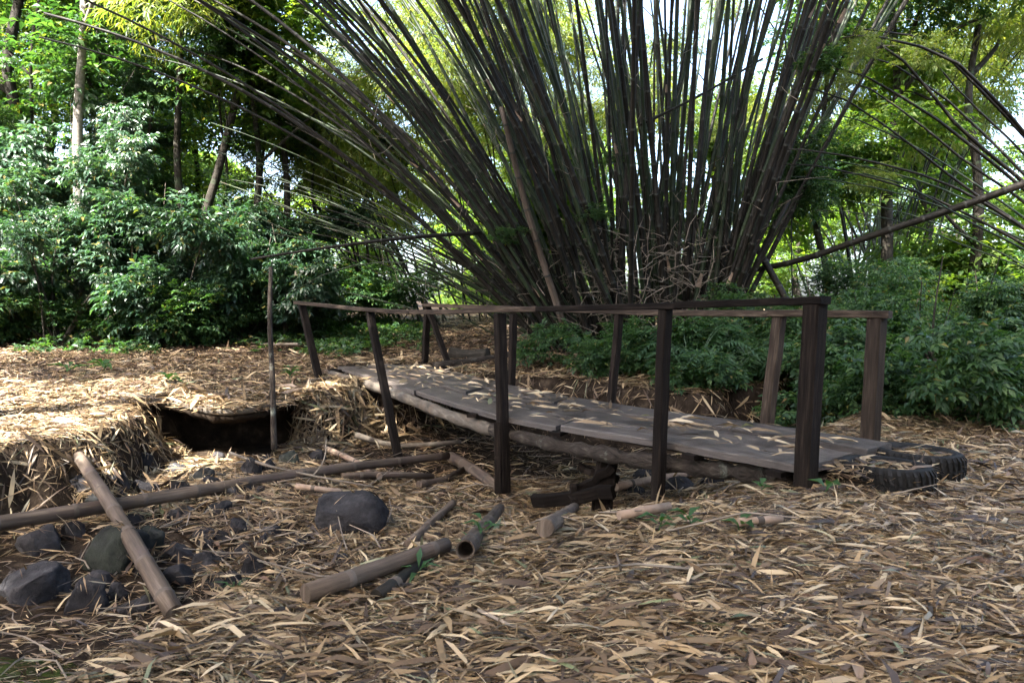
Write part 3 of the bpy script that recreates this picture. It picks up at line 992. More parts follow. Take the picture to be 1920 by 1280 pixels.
ROCKS = [
    ("big smooth dark grey boulder alone in the middle of the straw", 655, 1003, 140, 72, 'rock', 5),
    ("largest mossy rock at the far left behind the slanting brown pole", 195, 1078, 125, 88, 'moss_rock', 11),
    ("grey mossy rock just right of the slanting brown pole", 272, 1035, 62, 48, 'moss_rock', 12),
    ("flat-topped purplish rock right of the slanting pole's middle", 328, 1052, 66, 32, 'rock', 13),
    ("small dark rock upper of a pair in the left straw", 377, 1010, 42, 18, 'rock', 14),
    ("small black rock right of a pair in the left straw", 412, 1014, 36, 20, 'rock', 15),
    ("small purplish rock lowest of three in the left straw", 386, 1025, 40, 14, 'rock', 16),
    ("black wet rock beside the low end of the slanting pole", 325, 1100, 66, 40, 'rock', 17),
    ("dark rock behind the wet black rock by the slanting pole", 378, 1075, 62, 34, 'rock', 18),
    ("broad dark rock at the bottom left by the puddle", 150, 1150, 84, 58, 'rock', 19),
    ("small bluish rock between the broad dark rock and the slanting pole", 215, 1124, 46, 32, 'rock', 20),
    ("cracked dark blue rock in front of the thick grey pole's left end", 465, 1082, 54, 42, 'rock', 21),
    ("dark oval stone under the slanting pole's upper end", 222, 908, 36, 24, 'rock', 22),
    ("pale grey rounded stone in the straw above the longest pole", 372, 904, 52, 26, 'moss_rock', 23),
    ("dark bluish stone left of the pale grey rounded stone", 325, 886, 38, 17, 'rock', 24),
    ("small dark stone above the pale grey rounded stone", 402, 864, 36, 16, 'rock', 25),
    ("sharp black rock in the straw left of the standing stick's foot", 468, 892, 40, 34, 'rock', 26),
    ("blue grey rock in front of the standing stick's foot", 497, 886, 36, 26, 'rock', 27),
    ("brown grey block of stone right of the standing stick's foot", 540, 872, 38, 28, 'moss_rock', 28),
    ("purplish stone showing above the longest pole near its left end", 265, 930, 52, 30, 'rock', 29),
    ("low dark stone at the left edge above the longest pole", 140, 915, 60, 26, 'rock', 30),
    ("grey stone low against the longest pole left of the slanting one", 172, 943, 40, 18, 'moss_rock', 31),
    ("flat dark stone in the straw below the longest pole", 400, 966, 60, 22, 'rock', 32),
    ("dark stone half under the longest pole", 330, 972, 52, 20, 'rock', 33),
    ("bluish rock in the creek right of the broken trestle", 1215, 903, 56, 26, 'rock', 34),
    ("grey flat rock beside the second near bridge post's foot", 1275, 922, 70, 26, 'rock', 35),
    ("small wet rock at the left of the second near bridge post's foot", 1190, 932, 50, 18, 'rock', 36),
    ("dark rock under the near end of the log beam", 1340, 910, 56, 24, 'rock', 37),
    ("small dark stone in the straw left of the thick grey pole", 505, 1008, 40, 20, 'rock', 38),
    ("small dark stone right of the big boulder's lower end", 640, 1058, 26, 20, 'rock', 39),
    ("black stone at the left edge below the longest pole", 60, 1040, 90, 50, 'rock', 40),
    ("wedge of black rock in the shade between the mossy rock and the broad dark rock", 175, 1105, 60, 30, 'rock', 42),
    ("small round black stone below the cracked dark blue rock", 430, 1100, 40, 26, 'rock', 43),
    ("black stone between the slanting pole's foot and the cracked blue rock", 400, 1102, 44, 26, 'rock', 44),
    ("flat dark stone just above the mossy rocks", 235, 985, 54, 20, 'rock', 45),
    ("brownish stone left of the largest mossy rock", 130, 1010, 50, 30, 'rock', 46),
    ("small dark stone under the slanting pole between the mossy rocks", 240, 1066, 36, 26, 'rock', 47),
    ("small stone in the straw above the cracked dark blue rock", 455, 1040, 36, 20, 'rock', 48),
    ("low brown stone at the water's edge", 250, 1150, 80, 26, 'rock', 49),
    ("dark boulder at the far left bottom beyond the puddle", 40, 1130, 120, 60, 'rock', 41),
]
for lb, px, py, wp, hp, mt, sd in ROCKS:
    rock(lb, px, py, wp, hp, mt, sd)


rs = np.random.default_rng(91)
for i in range(26):
    px, py = rs.uniform(120, 620), rs.uniform(860, 1100)
    if 560 < px and py > 900 or (px > 430 and py > 1050):
        continue
    sz = rs.uniform(20, 40)
    o = rock("small dark stone half buried in the straw of the left creek bed", px, py, sz, sz * rs.uniform(.45, .75), 'rock', 200 + i)


def HR(x, y):
    """ground with the stones on it"""
    z = HL(x, y)
    for a, b, c, ra, rb_, rc in RTOPS:
        q = 1 - ((x - a) / (ra * .95)) ** 2 - ((y - b) / (rb_ * .95)) ** 2
        z = np.where(q > 0, np.maximum(z, c + rc * .93 * np.sqrt(np.maximum(q, 0))), z)
    return z


xs, ys = [], []
for a, b, c, ra, rb_, rc in RTOPS:                         # leaves caught on and banked around the stones
    k_ = 26
    th, rr_ = rl.uniform(0, 6.28, k_), rl.choice([.5, .8, 1.05, 1.2, 1.3], k_)
    xs.append(a + ra * rr_ * np.cos(th)); ys.append(b + rb_ * rr_ * np.sin(th))
v, f = scatter(np.concatenate(xs), np.concatenate(ys), .06, .16, rl, .03, 0, HR, steepkeep=.6)
tag(link("stone_litter", mesh_np("stone_litter", v, f, [M['litter']])), "dry bamboo leaves caught on and around the creek stones", "leaf litter", kind="stuff")


# ------------------------------------------------------------------ tyres
def tyre(label, cx, cy, z, R, tilt):
    root = thing("tyre", label, "tyre", (cx, cy, z))
    root.rotation_euler = tilt
    w = .17
    ri = R * .58
    prof = [(ri, w * .12), (ri + .012, w * .30), (ri + (R - ri) * .35, w * .47), (ri + (R - ri) * .7, w * .5), (R - .018, w * .45), (R - .012, w * .3), (R - .012, -w * .3), (R - .018, -w * .45), (ri + (R - ri) * .6, -w * .5), (ri, -w * .3)]
    n = 56
    v = [(r * math.cos(i / n * 2 * math.pi), r * math.sin(i / n * 2 * math.pi), z2) for i in range(n) for r, z2 in prof]
    k = len(prof)
    f = [[i * k + j, i * k + j + 1, ((i + 1) % n) * k + j + 1, ((i + 1) % n) * k + j][::-1] for i in range(n) for j in range(k - 1)]
    link("carcass", MB().add(v, f).mesh("carcass", [M['rubber']], smooth=True), root)
    sec = [(R - .045, w * .485), (R - .016, w * .46), (R + .002, w * .33), (R + .004, w * .04), (R - .014, w * .04)]
    da = .036
    vv = []
    for s in (-1, 1):
        for q, (r, z2) in enumerate(sec):
            aa = s * da + (.05 if q in (3, 4) else 0)
            vv.append((r * math.cos(aa), r * math.sin(aa), z2))
    ff = [[q, q + 1, 5 + q + 1, 5 + q] for q in range(4)] + [list(range(5))[::-1], list(range(5, 10))]
    me = MB().add(vv, ff).mesh("tread_lug", [M['rubber']])
    for i in range(36):
        link("tread_lug", me, root, (0, 0, 0), (0, 0, i / 36 * 2 * math.pi))
        link("tread_lug", me, root, (0, 0, 0), (math.pi, 0, (i + .5) / 36 * 2 * math.pi))
    return root


T1, T2 = (2.0, 3.68), (2.37, 4.02)
tyre("old black tyre lying flat, half buried in straw, nearest the end of the deck", *T1, .07, .24, (-.02, .04, .3))
tyre("second old tyre lying behind the first, beside the end of the deck", *T2, .07, .245, (.03, .02, 1.2))
vv, ff, off = [], [], 0
for (tx, ty), z0, n in ((T1, .09, 560), (T2, .09, 300)):
    a, r = rl.uniform(0, 6.3, n), .2 * np.sqrt(rl.uniform(0, 1, n))
    hx = lambda x, y, z0=z0: np.full(np.shape(x), z0)
    v, f = scatter(tx + r * np.cos(a), ty + r * np.sin(a), .08, .2, rl, .04, .2, hx)
    vv.append(v); ff.append(f + off); off += len(v)
a = rl.uniform(2.0, 4.0, 260)                              # straw drifted over the left side of the first tyre
r = rl.uniform(.2, .36, 260)
v, f = scatter(T1[0] + r * np.cos(a), T1[1] + r * np.sin(a), .08, .2, rl, .14, .2)
vv.append(v); ff.append(f + off)
tag(link("tyre_straw", mesh_np("tyre_straw", np.concatenate(vv), np.concatenate(ff), [M['litter']])), "dry straw filling and drifted over the two tyres", "straw", kind="stuff")


# ------------------------------------------------------------------ bamboo
def sheath_mesh():
    mb = MB()
    v = []
    for i in range(4):
        t = i / 3
        for j in range(5):
            a = (j / 4 - .5) * 2.4 * (1 - t * .75)
            r = 1.05 + .5 * t * t
            v.append((r * math.cos(a), r * math.sin(a), t * 5.2))
    f = [[i * 5 + j, i * 5 + j + 1, (i + 1) * 5 + j + 1, (i + 1) * 5 + j] for i in range(3) for j in range(4)]
    return mb.add(v, f).mesh("sheath", [M['sheath']], smooth=True)


SHEATH = sheath_mesh()


def culm_path(base, dirv, L, bend, n=16):
    """starts along dirv and bows over under its own weight, away from the clump"""
    p, d = Vector(base), Vector(dirv).normalized()
    pts = [p.copy()]
    h = Vector((d.x, d.y, 0))
    h = h.normalized() if h.length > .02 else Vector((1, 0, 0))
    for i in range(n):
        p = p + d * (L / n)
        pts.append(p.copy())
        d = (d + h * bend * (.3 + 1.2 * i / n) / n + Vector((0, 0, -bend * .75 * (i / n) / n))).normalized()
    return pts


def add_culm(root, o0, pts, r0, r1, mat, sides=8, gap=.36, sheath=0):
    mb = MB()
    bamboo_data(mb, pts, r0, r1, gap, sides, 1.09)
    o = link("culm", mb.mesh("culm", [M[mat], M['culm_node']], o0, True), root)
    for _ in range(sheath):
        k = RNG.integers(1, 8)
        q = pts[k].lerp(pts[k + 1], RNG.uniform())
        d = (pts[k + 1] - pts[k]).normalized()
        rr = (r0 + (r1 - r0) * k / (len(pts) - 1)) * 1.04
        m = d.to_track_quat('Z', 'Y').to_matrix() @ Matrix.Rotation(RNG.uniform(3.2, 6.2), 3, 'Z')
        link("sheath", SHEATH, o, q - Vector(o0), m.to_euler(), (rr, rr, rr))
    return o


rb = np.random.default_rng(77)
B0 = Vector((1.95, 10.6, float(H(np.array([1.95]), np.array([10.6]))[0])))
clump = thing("bamboo_clump", "huge dense clump of dark green bamboo culms fanning out behind the bridge", "bamboo", B0)
mats = ['culm', 'culm', 'culm', 'culm_dark']
tips = []
for i in range(205):
    u = rb.uniform(-1, 1)                                   # across the clump as seen
    vq = rb.uniform(-1, 1)                                  # along the view
    r = math.hypot(u, vq)
    if r > 1:
        u, vq = u / r, vq / r
    bx_, by_ = B0.x - .05 + u * 1.42, B0.y + vq * .95
    bz = float(H(np.array([bx_]), np.array([by_]))[0]) - .05
    ux = u + rb.normal(0, .22)
    lean = np.interp(ux, [-1.25, -.9, -.55, -.1, .5, 1.1], [-41, -35, -26, -10, 6, 21]) + rb.normal(0, 5.5)
    ly = -vq * 16 + rb.normal(0, 6)
    d = (math.tan(math.radians(lean)), -math.tan(math.radians(ly)) * (-1 if False else 1) * -1, 1)
    d = (d[0], math.tan(math.radians(vq * 15 + rb.normal(0, 6))), 1)
    L = rb.uniform(7.5, 11)
    bend = .12 + .75 * min(1, max(0, -lean - 10) / 28) + rb.uniform(0, .12)
    pts = culm_path((bx_, by_, bz), d, L, bend)
    r0 = rb.choice([rb.uniform(.020, .033), rb.uniform(.032, .045)])
    mt = mats[rb.integers(4)] if vq > -.35 else ['culm', 'culm_dark', 'culm_dark'][rb.integers(3)]
    add_culm(clump, B0, pts, r0, r0 * .45, mt, 8, rb.uniform(.3, .42), 1 if rb.uniform() < .35 else 0)
    tips.append(pts)
# low thin culms splaying out to the left of the clump
for i in range(30):
    bx_, by_ = B0.x - 1.1 + rb.normal(0, .3), B0.y + rb.uniform(.2, 1.6)
    bz = float(H(np.array([bx_]), np.array([by_]))[0]) - .05
    lean = rb.uniform(42, 62)
    d = (-math.tan(math.radians(lean)), math.tan(math.radians(rb.uniform(-18, 30))), 1)
    pts = culm_path((bx_, by_, bz), d, rb.uniform(4, 7), rb.uniform(.2, .8), 14)
    add_culm(clump, B0, pts, rb.uniform(.014, .028), .007, mats[rb.integers(4)], 6, .34)
    tips.append(pts)
# crossing, broken and arching single culms
for px_pts, r0, r1, mt in (
        ([(1020, 640, 10.2), (900, 436, 9.8), (760, 446, 9.4), (600, 466, 9.2), (470, 486, 9.0)][1:], .03, .014, 'culm_dark'),
        ([(1380, 512, 10.4), (1500, 488, 9.9), (1640, 440, 9.4), (1810, 384, 9.0), (1960, 330, 8.6)], .04, .05, 'culm_dark'),
        ([(1405, 440, 10.2), (1440, 500, 10.0), (1490, 590, 9.6)], .05, .05, 'culm_dark'),
        ([(1390, 560, 10.0), (1430, 470, 9.9), (1480, 375, 9.8)], .045, .03, 'culm_dark'),
        ([(930, 600, 10.5), (800, 500, 10.3), (650, 500, 10.4), (560, 540, 10.6)], .014, .006, 'culm'),
        ([(780, 580, 10.6), (700, 560, 10.7), (640, 545, 10.9)], .014, .006, 'culm'),
        ([(1330, 75, 9.5), (1265, 240, 9.6), (1345, 340, 9.7), (1290, 560, 9.8)][::3], .03, .03, 'culm_dark'),
        ([(1200, 235, 9.6), (1320, 175, 9.7), (1430, 110, 9.8)], .02, .015, 'culm_dark'),
        ([(940, 200, 9.0), (990, 400, 9.4), (1060, 620, 9.7)], .035, .05, 'dry_bamboo')):
    q = catmull([P(*p) for p in px_pts], 16) if len(px_pts) > 2 else [P(*p) for p in px_pts]
    add_culm(clump, B0, q, r0, r1, mt, 8, .35)
# twiggy tangle round the foot of the clump
mb = MB()
for i in range(620):
    a = rb.uniform(0, 6.283)
    q = Vector((B0.x + 1.6 * math.cos(a) * rb.uniform(.3, 1.1), B0.y - abs(math.sin(a)) * 1.15 * rb.uniform(.4, 1.1), B0.z + rb.uniform(-.1, 1.5) ** 1.0))
    d = Vector(rb.normal(0, 1, 3))
    d.z *= .7
    d.normalize()
    l = rb.uniform(.2, .8)
    e = Vector(rb.normal(0, .12, 3)) * l
    v, f, uv = tube_data([q, q + d * l * .5 + e, q + d * l], [rb.uniform(.004, .008), .005, .0025], 4, False)
    mb.add(v, f, 0, uv)
for i in range(520):                                     # side twigs on the culms
    pts = tips[rb.integers(len(tips))]
    k = rb.integers(1, 9)
    q = pts[k].lerp(pts[k + 1], rb.uniform())
    d = (pts[k + 1] - pts[k]).normalized() * .6 + Vector(rb.normal(0, .6, 3))
    d.normalize()
    l = rb.uniform(.15, .7)
    v, f, uv = tube_data([q, q + d * l * .5 + Vector(rb.normal(0, .03, 3)), q + d * l], [.005, .004, .002], 4, False)
    mb.add(v, f, 0, uv)
tag(link("twig_tangle", mb.mesh("twig_tangle", [M['twig']], B0), clump), kind="stuff")
# leafy tops high above: they roof the bridge over
for i in range(54):
    pts = tips[rb.integers(len(tips))]
    q = pts[rb.integers(12, 17)] if len(pts) > 16 else pts[-1]
    if q.z < 2.2 + .47 * q.y or q.x < -.6:
        continue
    s = rb.uniform(.8, 1.25)
    link("foliage", CR_BAM[i % 4], clump, q - B0 + Vector((0, 0, .2)), (0, 0, rb.uniform(0, 6.3)), (s, s, s * .8))


for i in range(9):
    pts = tips[rb.integers(200)]
    k = rb.integers(2, 7)
    q = pts[k] + Vector((0, -.25, 0))
    c_ = .22 + .12 * rb.uniform()
    link("foliage", CR_LOWS[i % 3], clump, q - B0, (0, 0, rb.uniform(0, 6.3)), (c_ * 1.6, c_ * 1.6, c_))


def bamboo_behind(label, px, Yd, zl, n, leans, L, bend, r, leaf_z, nleaf, spread, seed, group=None, leafs=CR_BAM, leaf_on=(9, 16), lscale=1.0):
    rg = np.random.default_rng(seed)
    x0 = (px - 960) / F * Yd
    z0 = float(H(np.array([x0]), np.array([Yd]))[0])
    o0 = Vector((x0, Yd, z0))
    root = thing("bamboo_clump", label, "bamboo", o0, group)
    allp = []
    for i in range(n):
        b = o0 + Vector((rg.normal(0, spread), rg.normal(0, spread), -.05))
        lean, az = math.radians(rg.uniform(*leans[0])), math.radians(rg.uniform(*leans[1]))
        d = (math.tan(lean) * math.cos(az), math.tan(lean) * math.sin(az), 1)
        pts = culm_path(b, d, rg.uniform(*L), rg.uniform(*bend), 16)
        rr = rg.uniform(*r)
        add_culm(root, o0, pts, rr, rr * .3, ['culm', 'culm_dark'][rg.integers(2)], 6, .38)
        allp.append(pts)
    for i in range(nleaf):
        p = allp[rg.integers(n)]
        q = p[rg.integers(*leaf_on)]
        s = rg.uniform(.6, 1.1) * lscale
        link("foliage", leafs[i % 4], root, q - o0 + Vector(rg.normal(0, .25, 3)), (rg.normal(0, .2), rg.normal(0, .2), rg.uniform(0, 6.3)), (s, s, s))
    return root


Q0 = P(2090, 640, 9.6)
Q0.z = float(H(np.array([Q0.x]), np.array([Q0.y]))[0])
side = thing("bamboo_clump", "bamboo clump beyond the right edge whose thin culms arch in across the right", "bamboo", Q0)
for (xr, yr, xt, yt, Ye, r) in ((1806, 248, 1650, 75, 9.0, .036), (1806, 128, 1664, 72, 8.6, .034), (1806, 136, 1690, 60, 9.2, .03), (1806, 262, 1588, 128, 9.4, .03), (1806, 300, 1600, 150, 9.9, .024),
                                (1802, 346, 1557, 172, 9.2, .024), (1806, 359, 1539, 284, 9.0, .026), (1790, 390, 1539, 312, 9.5, .024), (1806, 372, 1560, 300, 10.2, .02), (1806, 330, 1580, 215, 10.5, .02),
                                (1800, 402, 1545, 335, 9.8, .018), (1806, 440, 1570, 372, 10.3, .016), (1806, 460, 1600, 398, 9.4, .016), (1806, 215, 1640, 105, 10.1, .026), (1806, 180, 1720, 90, 9.7, .022), (1806, 410, 1650, 330, 8.8, .018)):
    q = catmull([Q0 + Vector((rb.normal(0, .15), rb.normal(0, .2), 0)), P(1985, yr + (640 - yr) * .42 + rb.normal(0, 8), (9.6 + Ye) / 2), P(xr, yr, Ye), P((xr + xt) / 2, (yr + yt) / 2 - 9, Ye - .1), P(xt, yt, Ye - .2), P(xt - 70, yt - 4, Ye - .3)], 18)
    add_culm(side, Q0, q, r * 1.15, r * .35, 'culm_dark' if r > .02 else 'culm', 6, .4)
    for t in (12, 15, 17):
        k = rb.uniform(.18, .3)
        if rb.uniform() < .12:
            link("foliage", CR_BAM[t % 4], side, q[t] - Q0 + Vector((0, 0, -.1)), (0, 0, rb.uniform(0, 6.3)), (k, k, k))
bamboo_behind("feathery yellow green bamboo clump behind the arching culms on the right", 1640, 16.5, 0, 26, ((2, 30), (0, 360)), (7, 10), (.3, 1.0), (.02, .035), 0, 20, .7, 6)
bamboo_behind("pale feathery bamboo clump behind the left arching culms of the big clump", 790, 16, 0, 26, ((4, 42), (90, 260)), (6, 10), (.4, 1.1), (.018, .03), 0, 22, .8, 7)
bamboo_behind("thin bamboo clump glimpsed between the leftmost culms of the big clump", 960, 17.5, 0, 20, ((4, 36), (60, 300)), (7, 10), (.4, 1.1), (.018, .03), 0, 20, .8, 9)
bamboo_behind("bamboo clump in the bright gap directly behind the big clump", 1130, 19, 0, 22, ((2, 30), (0, 360)), (8, 11), (.3, .9), (.02, .035), 0, 22, .8, 8)


# ------------------------------------------------------------------ trees and shrubs
def tree(label, px, Yd, height, r, crowns, lean=(0, 0), mat='trunk', group=None, name="tree", seed=0, kinks=.12, limbs=3, cz=(.5, 1.0), cs=(.8, 1.1), cspread=1.0, ncrown=4, vis_bottom=0, x=None):
    rg = np.random.default_rng(1000 + seed)
    x0 = (px - 960) / F * Yd if x is None else x
    z0 = float(H(np.array([x0]), np.array([Yd]))[0])
    o0 = Vector((x0, Yd, z0))
    root = thing(name, label, "tree", o0, group)
    pts = [Vector((lean[0] * t + rg.normal(0, kinks) * (t > 0), lean[1] * t + rg.normal(0, kinks) * (t > 0), t * height - .1)) for t in np.linspace(0, 1, 6)]
    q = catmull(pts, 22)
    mb = MB()
    v, f, uv = tube_data(q, np.linspace(r, r * .4, 23) * (1 + .5 * np.exp(-np.arange(23) / 1.2)), 9, True, .05)
    mb.add(v, f, 0, uv)
    ends = [q[-1]]
    for i in range(limbs):
        a = q[rg.integers(9, 20)]
        az = rg.uniform(0, 6.28)
        l = rg.uniform(.25, .5) * height * .6
        e = a + Vector((math.cos(az) * l * .7, math.sin(az) * l * .7, l * .6))
        m_ = a.lerp(e, .5) + Vector(rg.normal(0, .12, 3))
        v, f, uv = tube_data(catmull([a, m_, e], 8), np.linspace(r * .45, r * .15, 9), 6, True, .04)
        mb.add(v, f, 0, uv)
        ends.append(e)
    link("trunk", mb.mesh("trunk", [M[mat]], smooth=True), root)
    for i in range(ncrown):
        e = ends[i % len(ends)]
        t = rg.uniform(*cz)
        c = Vector((e.x * t, e.y * t, 0)) + Vector((rg.normal(0, .6) * cspread, rg.normal(0, .5) * cspread, height * t))
        s = rg.uniform(*cs)
        link("crown", crowns[rg.integers(len(crowns))], root, c, (rg.normal(0, .15), rg.normal(0, .15), rg.uniform(0, 6.3)), (s, s, s * rg.uniform(.75, 1)))
    return root


def shrub(label, px, Yd, height, foliage, seed, group=None, name="shrub", n=3, s=(.7, 1.0), width=.5, cat="shrub", x=None, zmin=.25):
    rg = np.random.default_rng(2000 + seed)
    x0 = (px - 960) / F * Yd if x is None else x
    z0 = float(HL(np.array([x0]), np.array([Yd]))[0])
    root = thing(name, label, cat, (x0, Yd, z0), group)
    for i in range(n):
        t = (i + rg.uniform(.3, .9)) / n
        c = Vector((rg.normal(0, width), rg.normal(0, width * .7), height * (zmin + (1 - zmin) * t) * .9))
        k = rg.uniform(*s)
        link("foliage", foliage[rg.integers(len(foliage))], root, c, (rg.normal(0, .15), rg.normal(0, .15), rg.uniform(0, 6.3)), (k, k, k * rg.uniform(.8, 1)))
        mid = c * .5 + Vector((rg.normal(0, .08), rg.normal(0, .08), 0))
        v, f, uv = tube_data(catmull([Vector((0, 0, -.05)), mid, c], 8), np.linspace(.022, .008, 9) * max(.5, min(height / 2, 1.4)), 5, False)
        link("stem", MB().add(v, f, 0, uv).mesh("stem", [M['twig' if i % 2 else 'trunk']], smooth=True), root)
    if n >= 4:
        for i in range(4):
            b = Vector((rg.normal(0, width * .8), rg.normal(0, width * .5), -.05))
            e = b + Vector((rg.normal(0, .25), rg.normal(0, .2), height * rg.uniform(.7, 1.25)))
            v, f, uv = tube_data(catmull([b, b.lerp(e, .5) + Vector((rg.normal(0, .1), rg.normal(0, .1), 0)), e], 8), np.linspace(.018, .005, 9), 5, False)
            link("stem", MB().add(v, f, 0, uv).mesh("stem", [M['trunk' if i % 2 else 'twig']], smooth=True), root)
    return root


# left thicket
g = "broad-leaved shrubs of the left thicket"
for i, (px, Yd, h, lb) in enumerate([
        (-90, 12.0, 3.2, "glossy broad-leaved shrub cut off by the left edge of the picture"),
        (20, 12.6, 3.8, "tall glossy broad-leaved shrub left of the pale grey trunk"),
        (110, 11.3, 2.3, "glossy broad-leaved shrub standing in front of the pale grey trunk"),
        (190, 12.4, 3.9, "tall glossy broad-leaved shrub just right of the pale grey trunk"),
        (270, 11.8, 2.7, "rounded glossy shrub in the thicket behind the low dark logs"),
        (340, 12.3, 2.2, "glossy shrub in front of the foot of the dark leaning trunk"),
        (415, 12.2, 1.8, "medium glossy shrub between the leaning trunk and the standing stick"),
        (490, 12.7, 1.9, "glossy shrub directly behind the upper end of the standing stick"),
        (560, 13.4, 2.0, "glossy shrub behind the far left post of the bridge")]):
    shrub(lb, px, Yd, h, CR_BROAD, i, g, n=7, s=(.28, .7), width=.75)
g2 = "fine-leaved shrubs along the left thicket's foot"
for i, (px, Yd, h, lb) in enumerate([
        (60, 11.6, .8, "low small-leaved bush left of the end of the short dark log"),
        (150, 12.0, .8, "low small-leaved bush right behind the short dark log"),
        (250, 11.9, .7, "low bush behind the middle of the longer dark log"),
        (330, 11.5, .9, "low bush at the right end of the longer dark log"),
        (400, 11.8, .9, "low bush at the left end of the thin pale branch"),
        (455, 12.0, 1.1, "low bush behind the thin pale branch left of the standing stick"),
        (530, 12.4, 1.1, "low bush between the standing stick and the far left post"),
        (600, 13.2, 1.2, "low bush seen just right of the far left post of the bridge"),
        (670, 13.8, 1.3, "low bush seen just left of the second post from the far end"),
        (740, 14.0, 1.2, "low bush between the second post and the braced far post"),
        (0, 11.2, .9, "low bush near the left edge in front of the tall shrubs"),
        (-80, 11, .9, "low bush cut off by the left edge below the shrubs")]):
    shrub(lb, px, Yd, h, CR_LOW + CR_LOWS, 40 + i, g2, n=3, s=(.7, 1.1), width=.4)
g3 = "saplings in the left thicket"
for i, (px, Yd, h, r, lb) in enumerate([
        (92, 12.9, 6.5, .05, "slim sapling just left of the pale grey trunk"), (215, 12.8, 6.0, .045, "slim sapling between the pale grey trunk and the dark upright tree"),
        (300, 12.9, 5.6, .05, "slim dark sapling left of the dark upright tree"), (425, 13.2, 5.0, .045, "slim sapling right of the dark leaning trunk"),
        (505, 13.8, 5.2, .05, "slim sapling rising behind the standing stick"), (585, 14.4, 4.6, .045, "slim sapling above the far left post of the bridge"),
        (690, 15.5, 4.4, .04, "slim sapling above the second post from the far end")]):
    tree(lb, px, Yd, h, r, CR_SMALL + CR_BROAD[:2], (0, 0), 'trunk', g3, "sapling", 60 + i, ncrown=6, cz=(.25, .98), cs=(.3, .6), cspread=.75, kinks=.08, limbs=2)
tree("tall pale grey straight trunk at the left end of the thicket", 148, 11.9, 9, .10, CR_TREE, (.25, .3), 'pale_trunk', seed=1, ncrown=4, cz=(.75, 1.0), kinks=.05)
tree("slender dark upright tree left of the leaning trunk in the thicket", 338, 12.5, 8, .08, CR_SMALL + CR_SUN, (.15, 0), 'trunk', seed=2, ncrown=3, cz=(.66, 1), kinks=.07)
tree("dark leaning trunk in the left thicket behind the standing stick", 345, 12.6, 8, .095, CR_SMALL + CR_SUN, (1.7, 0), 'trunk', seed=3, ncrown=3, cz=(.66, 1), kinks=.07)
tree("dark thin tree in the middle of the left thicket", 470, 13.0, 8, .075, CR_SUN, (.2, 0), 'trunk', seed=4, ncrown=2, cz=(.55, 1), kinks=.08)
tree("dark tree at the right end of the left thicket", 548, 13.6, 7, .08, CR_SUN, (-.3, 0), 'trunk', seed=5, ncrown=2, cz=(.5, 1), kinks=.08)
tree("thick dark tree overhanging the far left of the clearing", 40, 14.2, 8.5, .16, CR_TREE + CR_BROAD, (.5, -.4), 'trunk', seed=6, ncrown=4, cz=(.4, .95))
tree("dark tree with spreading dark crown between the pale trunk and the slender trunk", 245, 14, 8.5, .14, CR_TREE + CR_BROAD, (.2, 0), 'trunk', seed=7, ncrown=4, cz=(.35, .95))

rg = np.random.default_rng(31)
n_ = 5200
y = rg.uniform(10.2, 14.5, n_)
x = rg.uniform(-.85, -.12, n_) * y
ok = rg.uniform(0, 1, n_) < sm((y - 10.3 + .8 * np.sin(x * 1.7) + .5 * np.sin(x * 4.1)) / 2.2)
x, y = x[ok], y[ok]
cen = np.stack([x, y, HL(x, y) + rg.uniform(0, .3, len(x)) ** 1.5], 1)
az = rg.uniform(0, 6.28, len(x))
tag(link("ground_cover", sprig_mesh("ground_cover", M['small'], cen, np.stack([np.cos(az), np.sin(az), np.full(len(x), .35)], 1), 5, .10, .045, .1, .15, rg)), "small green plants creeping out over the leaves at the left thicket's foot", "ground cover", kind="stuff")

tree("broad tree closing the gap at the far left beyond the thicket", -40, 16.5, 8.5, .13, CR_TREE + CR_SMALL, (.2, 0), 'trunk', seed=9, ncrown=10, cz=(.25, 1))
tree("leafy tree behind the pale grey trunk at the left", 95, 16, 8.5, .12, CR_SUN + CR_TREE, (.2, 0), 'trunk', seed=10, ncrown=10, cz=(.3, 1))
tree("leafy tree behind the dark upright and leaning trunks", 300, 16.5, 8.5, .12, CR_SUN + CR_TREE, (-.2, 0), 'trunk', seed=12, ncrown=5, cz=(.3, 1))

# right side
g = "dark shrubs on the right beside the bridge"
for i, (px, Yd, h, lb) in enumerate([
        (1560, 9.0, 1.0, "dark shrub seen just right of the nearest bridge post"),
        (1640, 8.4, 1.1, "dark shrub directly behind the nearest far side post"),
        (1720, 7.8, 1.2, "dark shrub just right of the nearest far side post"),
        (1800, 7.4, 1.3, "dark shrub at the right above the second tyre"),
        (1880, 7.0, 1.3, "dark shrub near the right edge, nearest of the tall ones"),
        (1960, 7.2, 1.5, "dark shrub cut off by the right edge"),
        (1480, 9.6, 1.0, "dark shrub seen just left of the nearest bridge post"),
        (1860, 9.6, 1.7, "tall dark shrub at the back near the right edge"),
        (1750, 10.2, 1.5, "tall dark shrub under the long slanting dark culm"),
        (1650, 10.8, 1.4, "shrub at the foot of the dark upright trunk in the bright gap"),
        (1560, 11.2, 1.3, "shrub at the back between the bamboo clump and the dark trunk")]):
    shrub(lb, px, Yd, h, CR_SMALL + CR_LOWS, 80 + i, g, n=4, s=(.4, .68), width=.5)
g2 = "low leafy plants right of the bridge end"
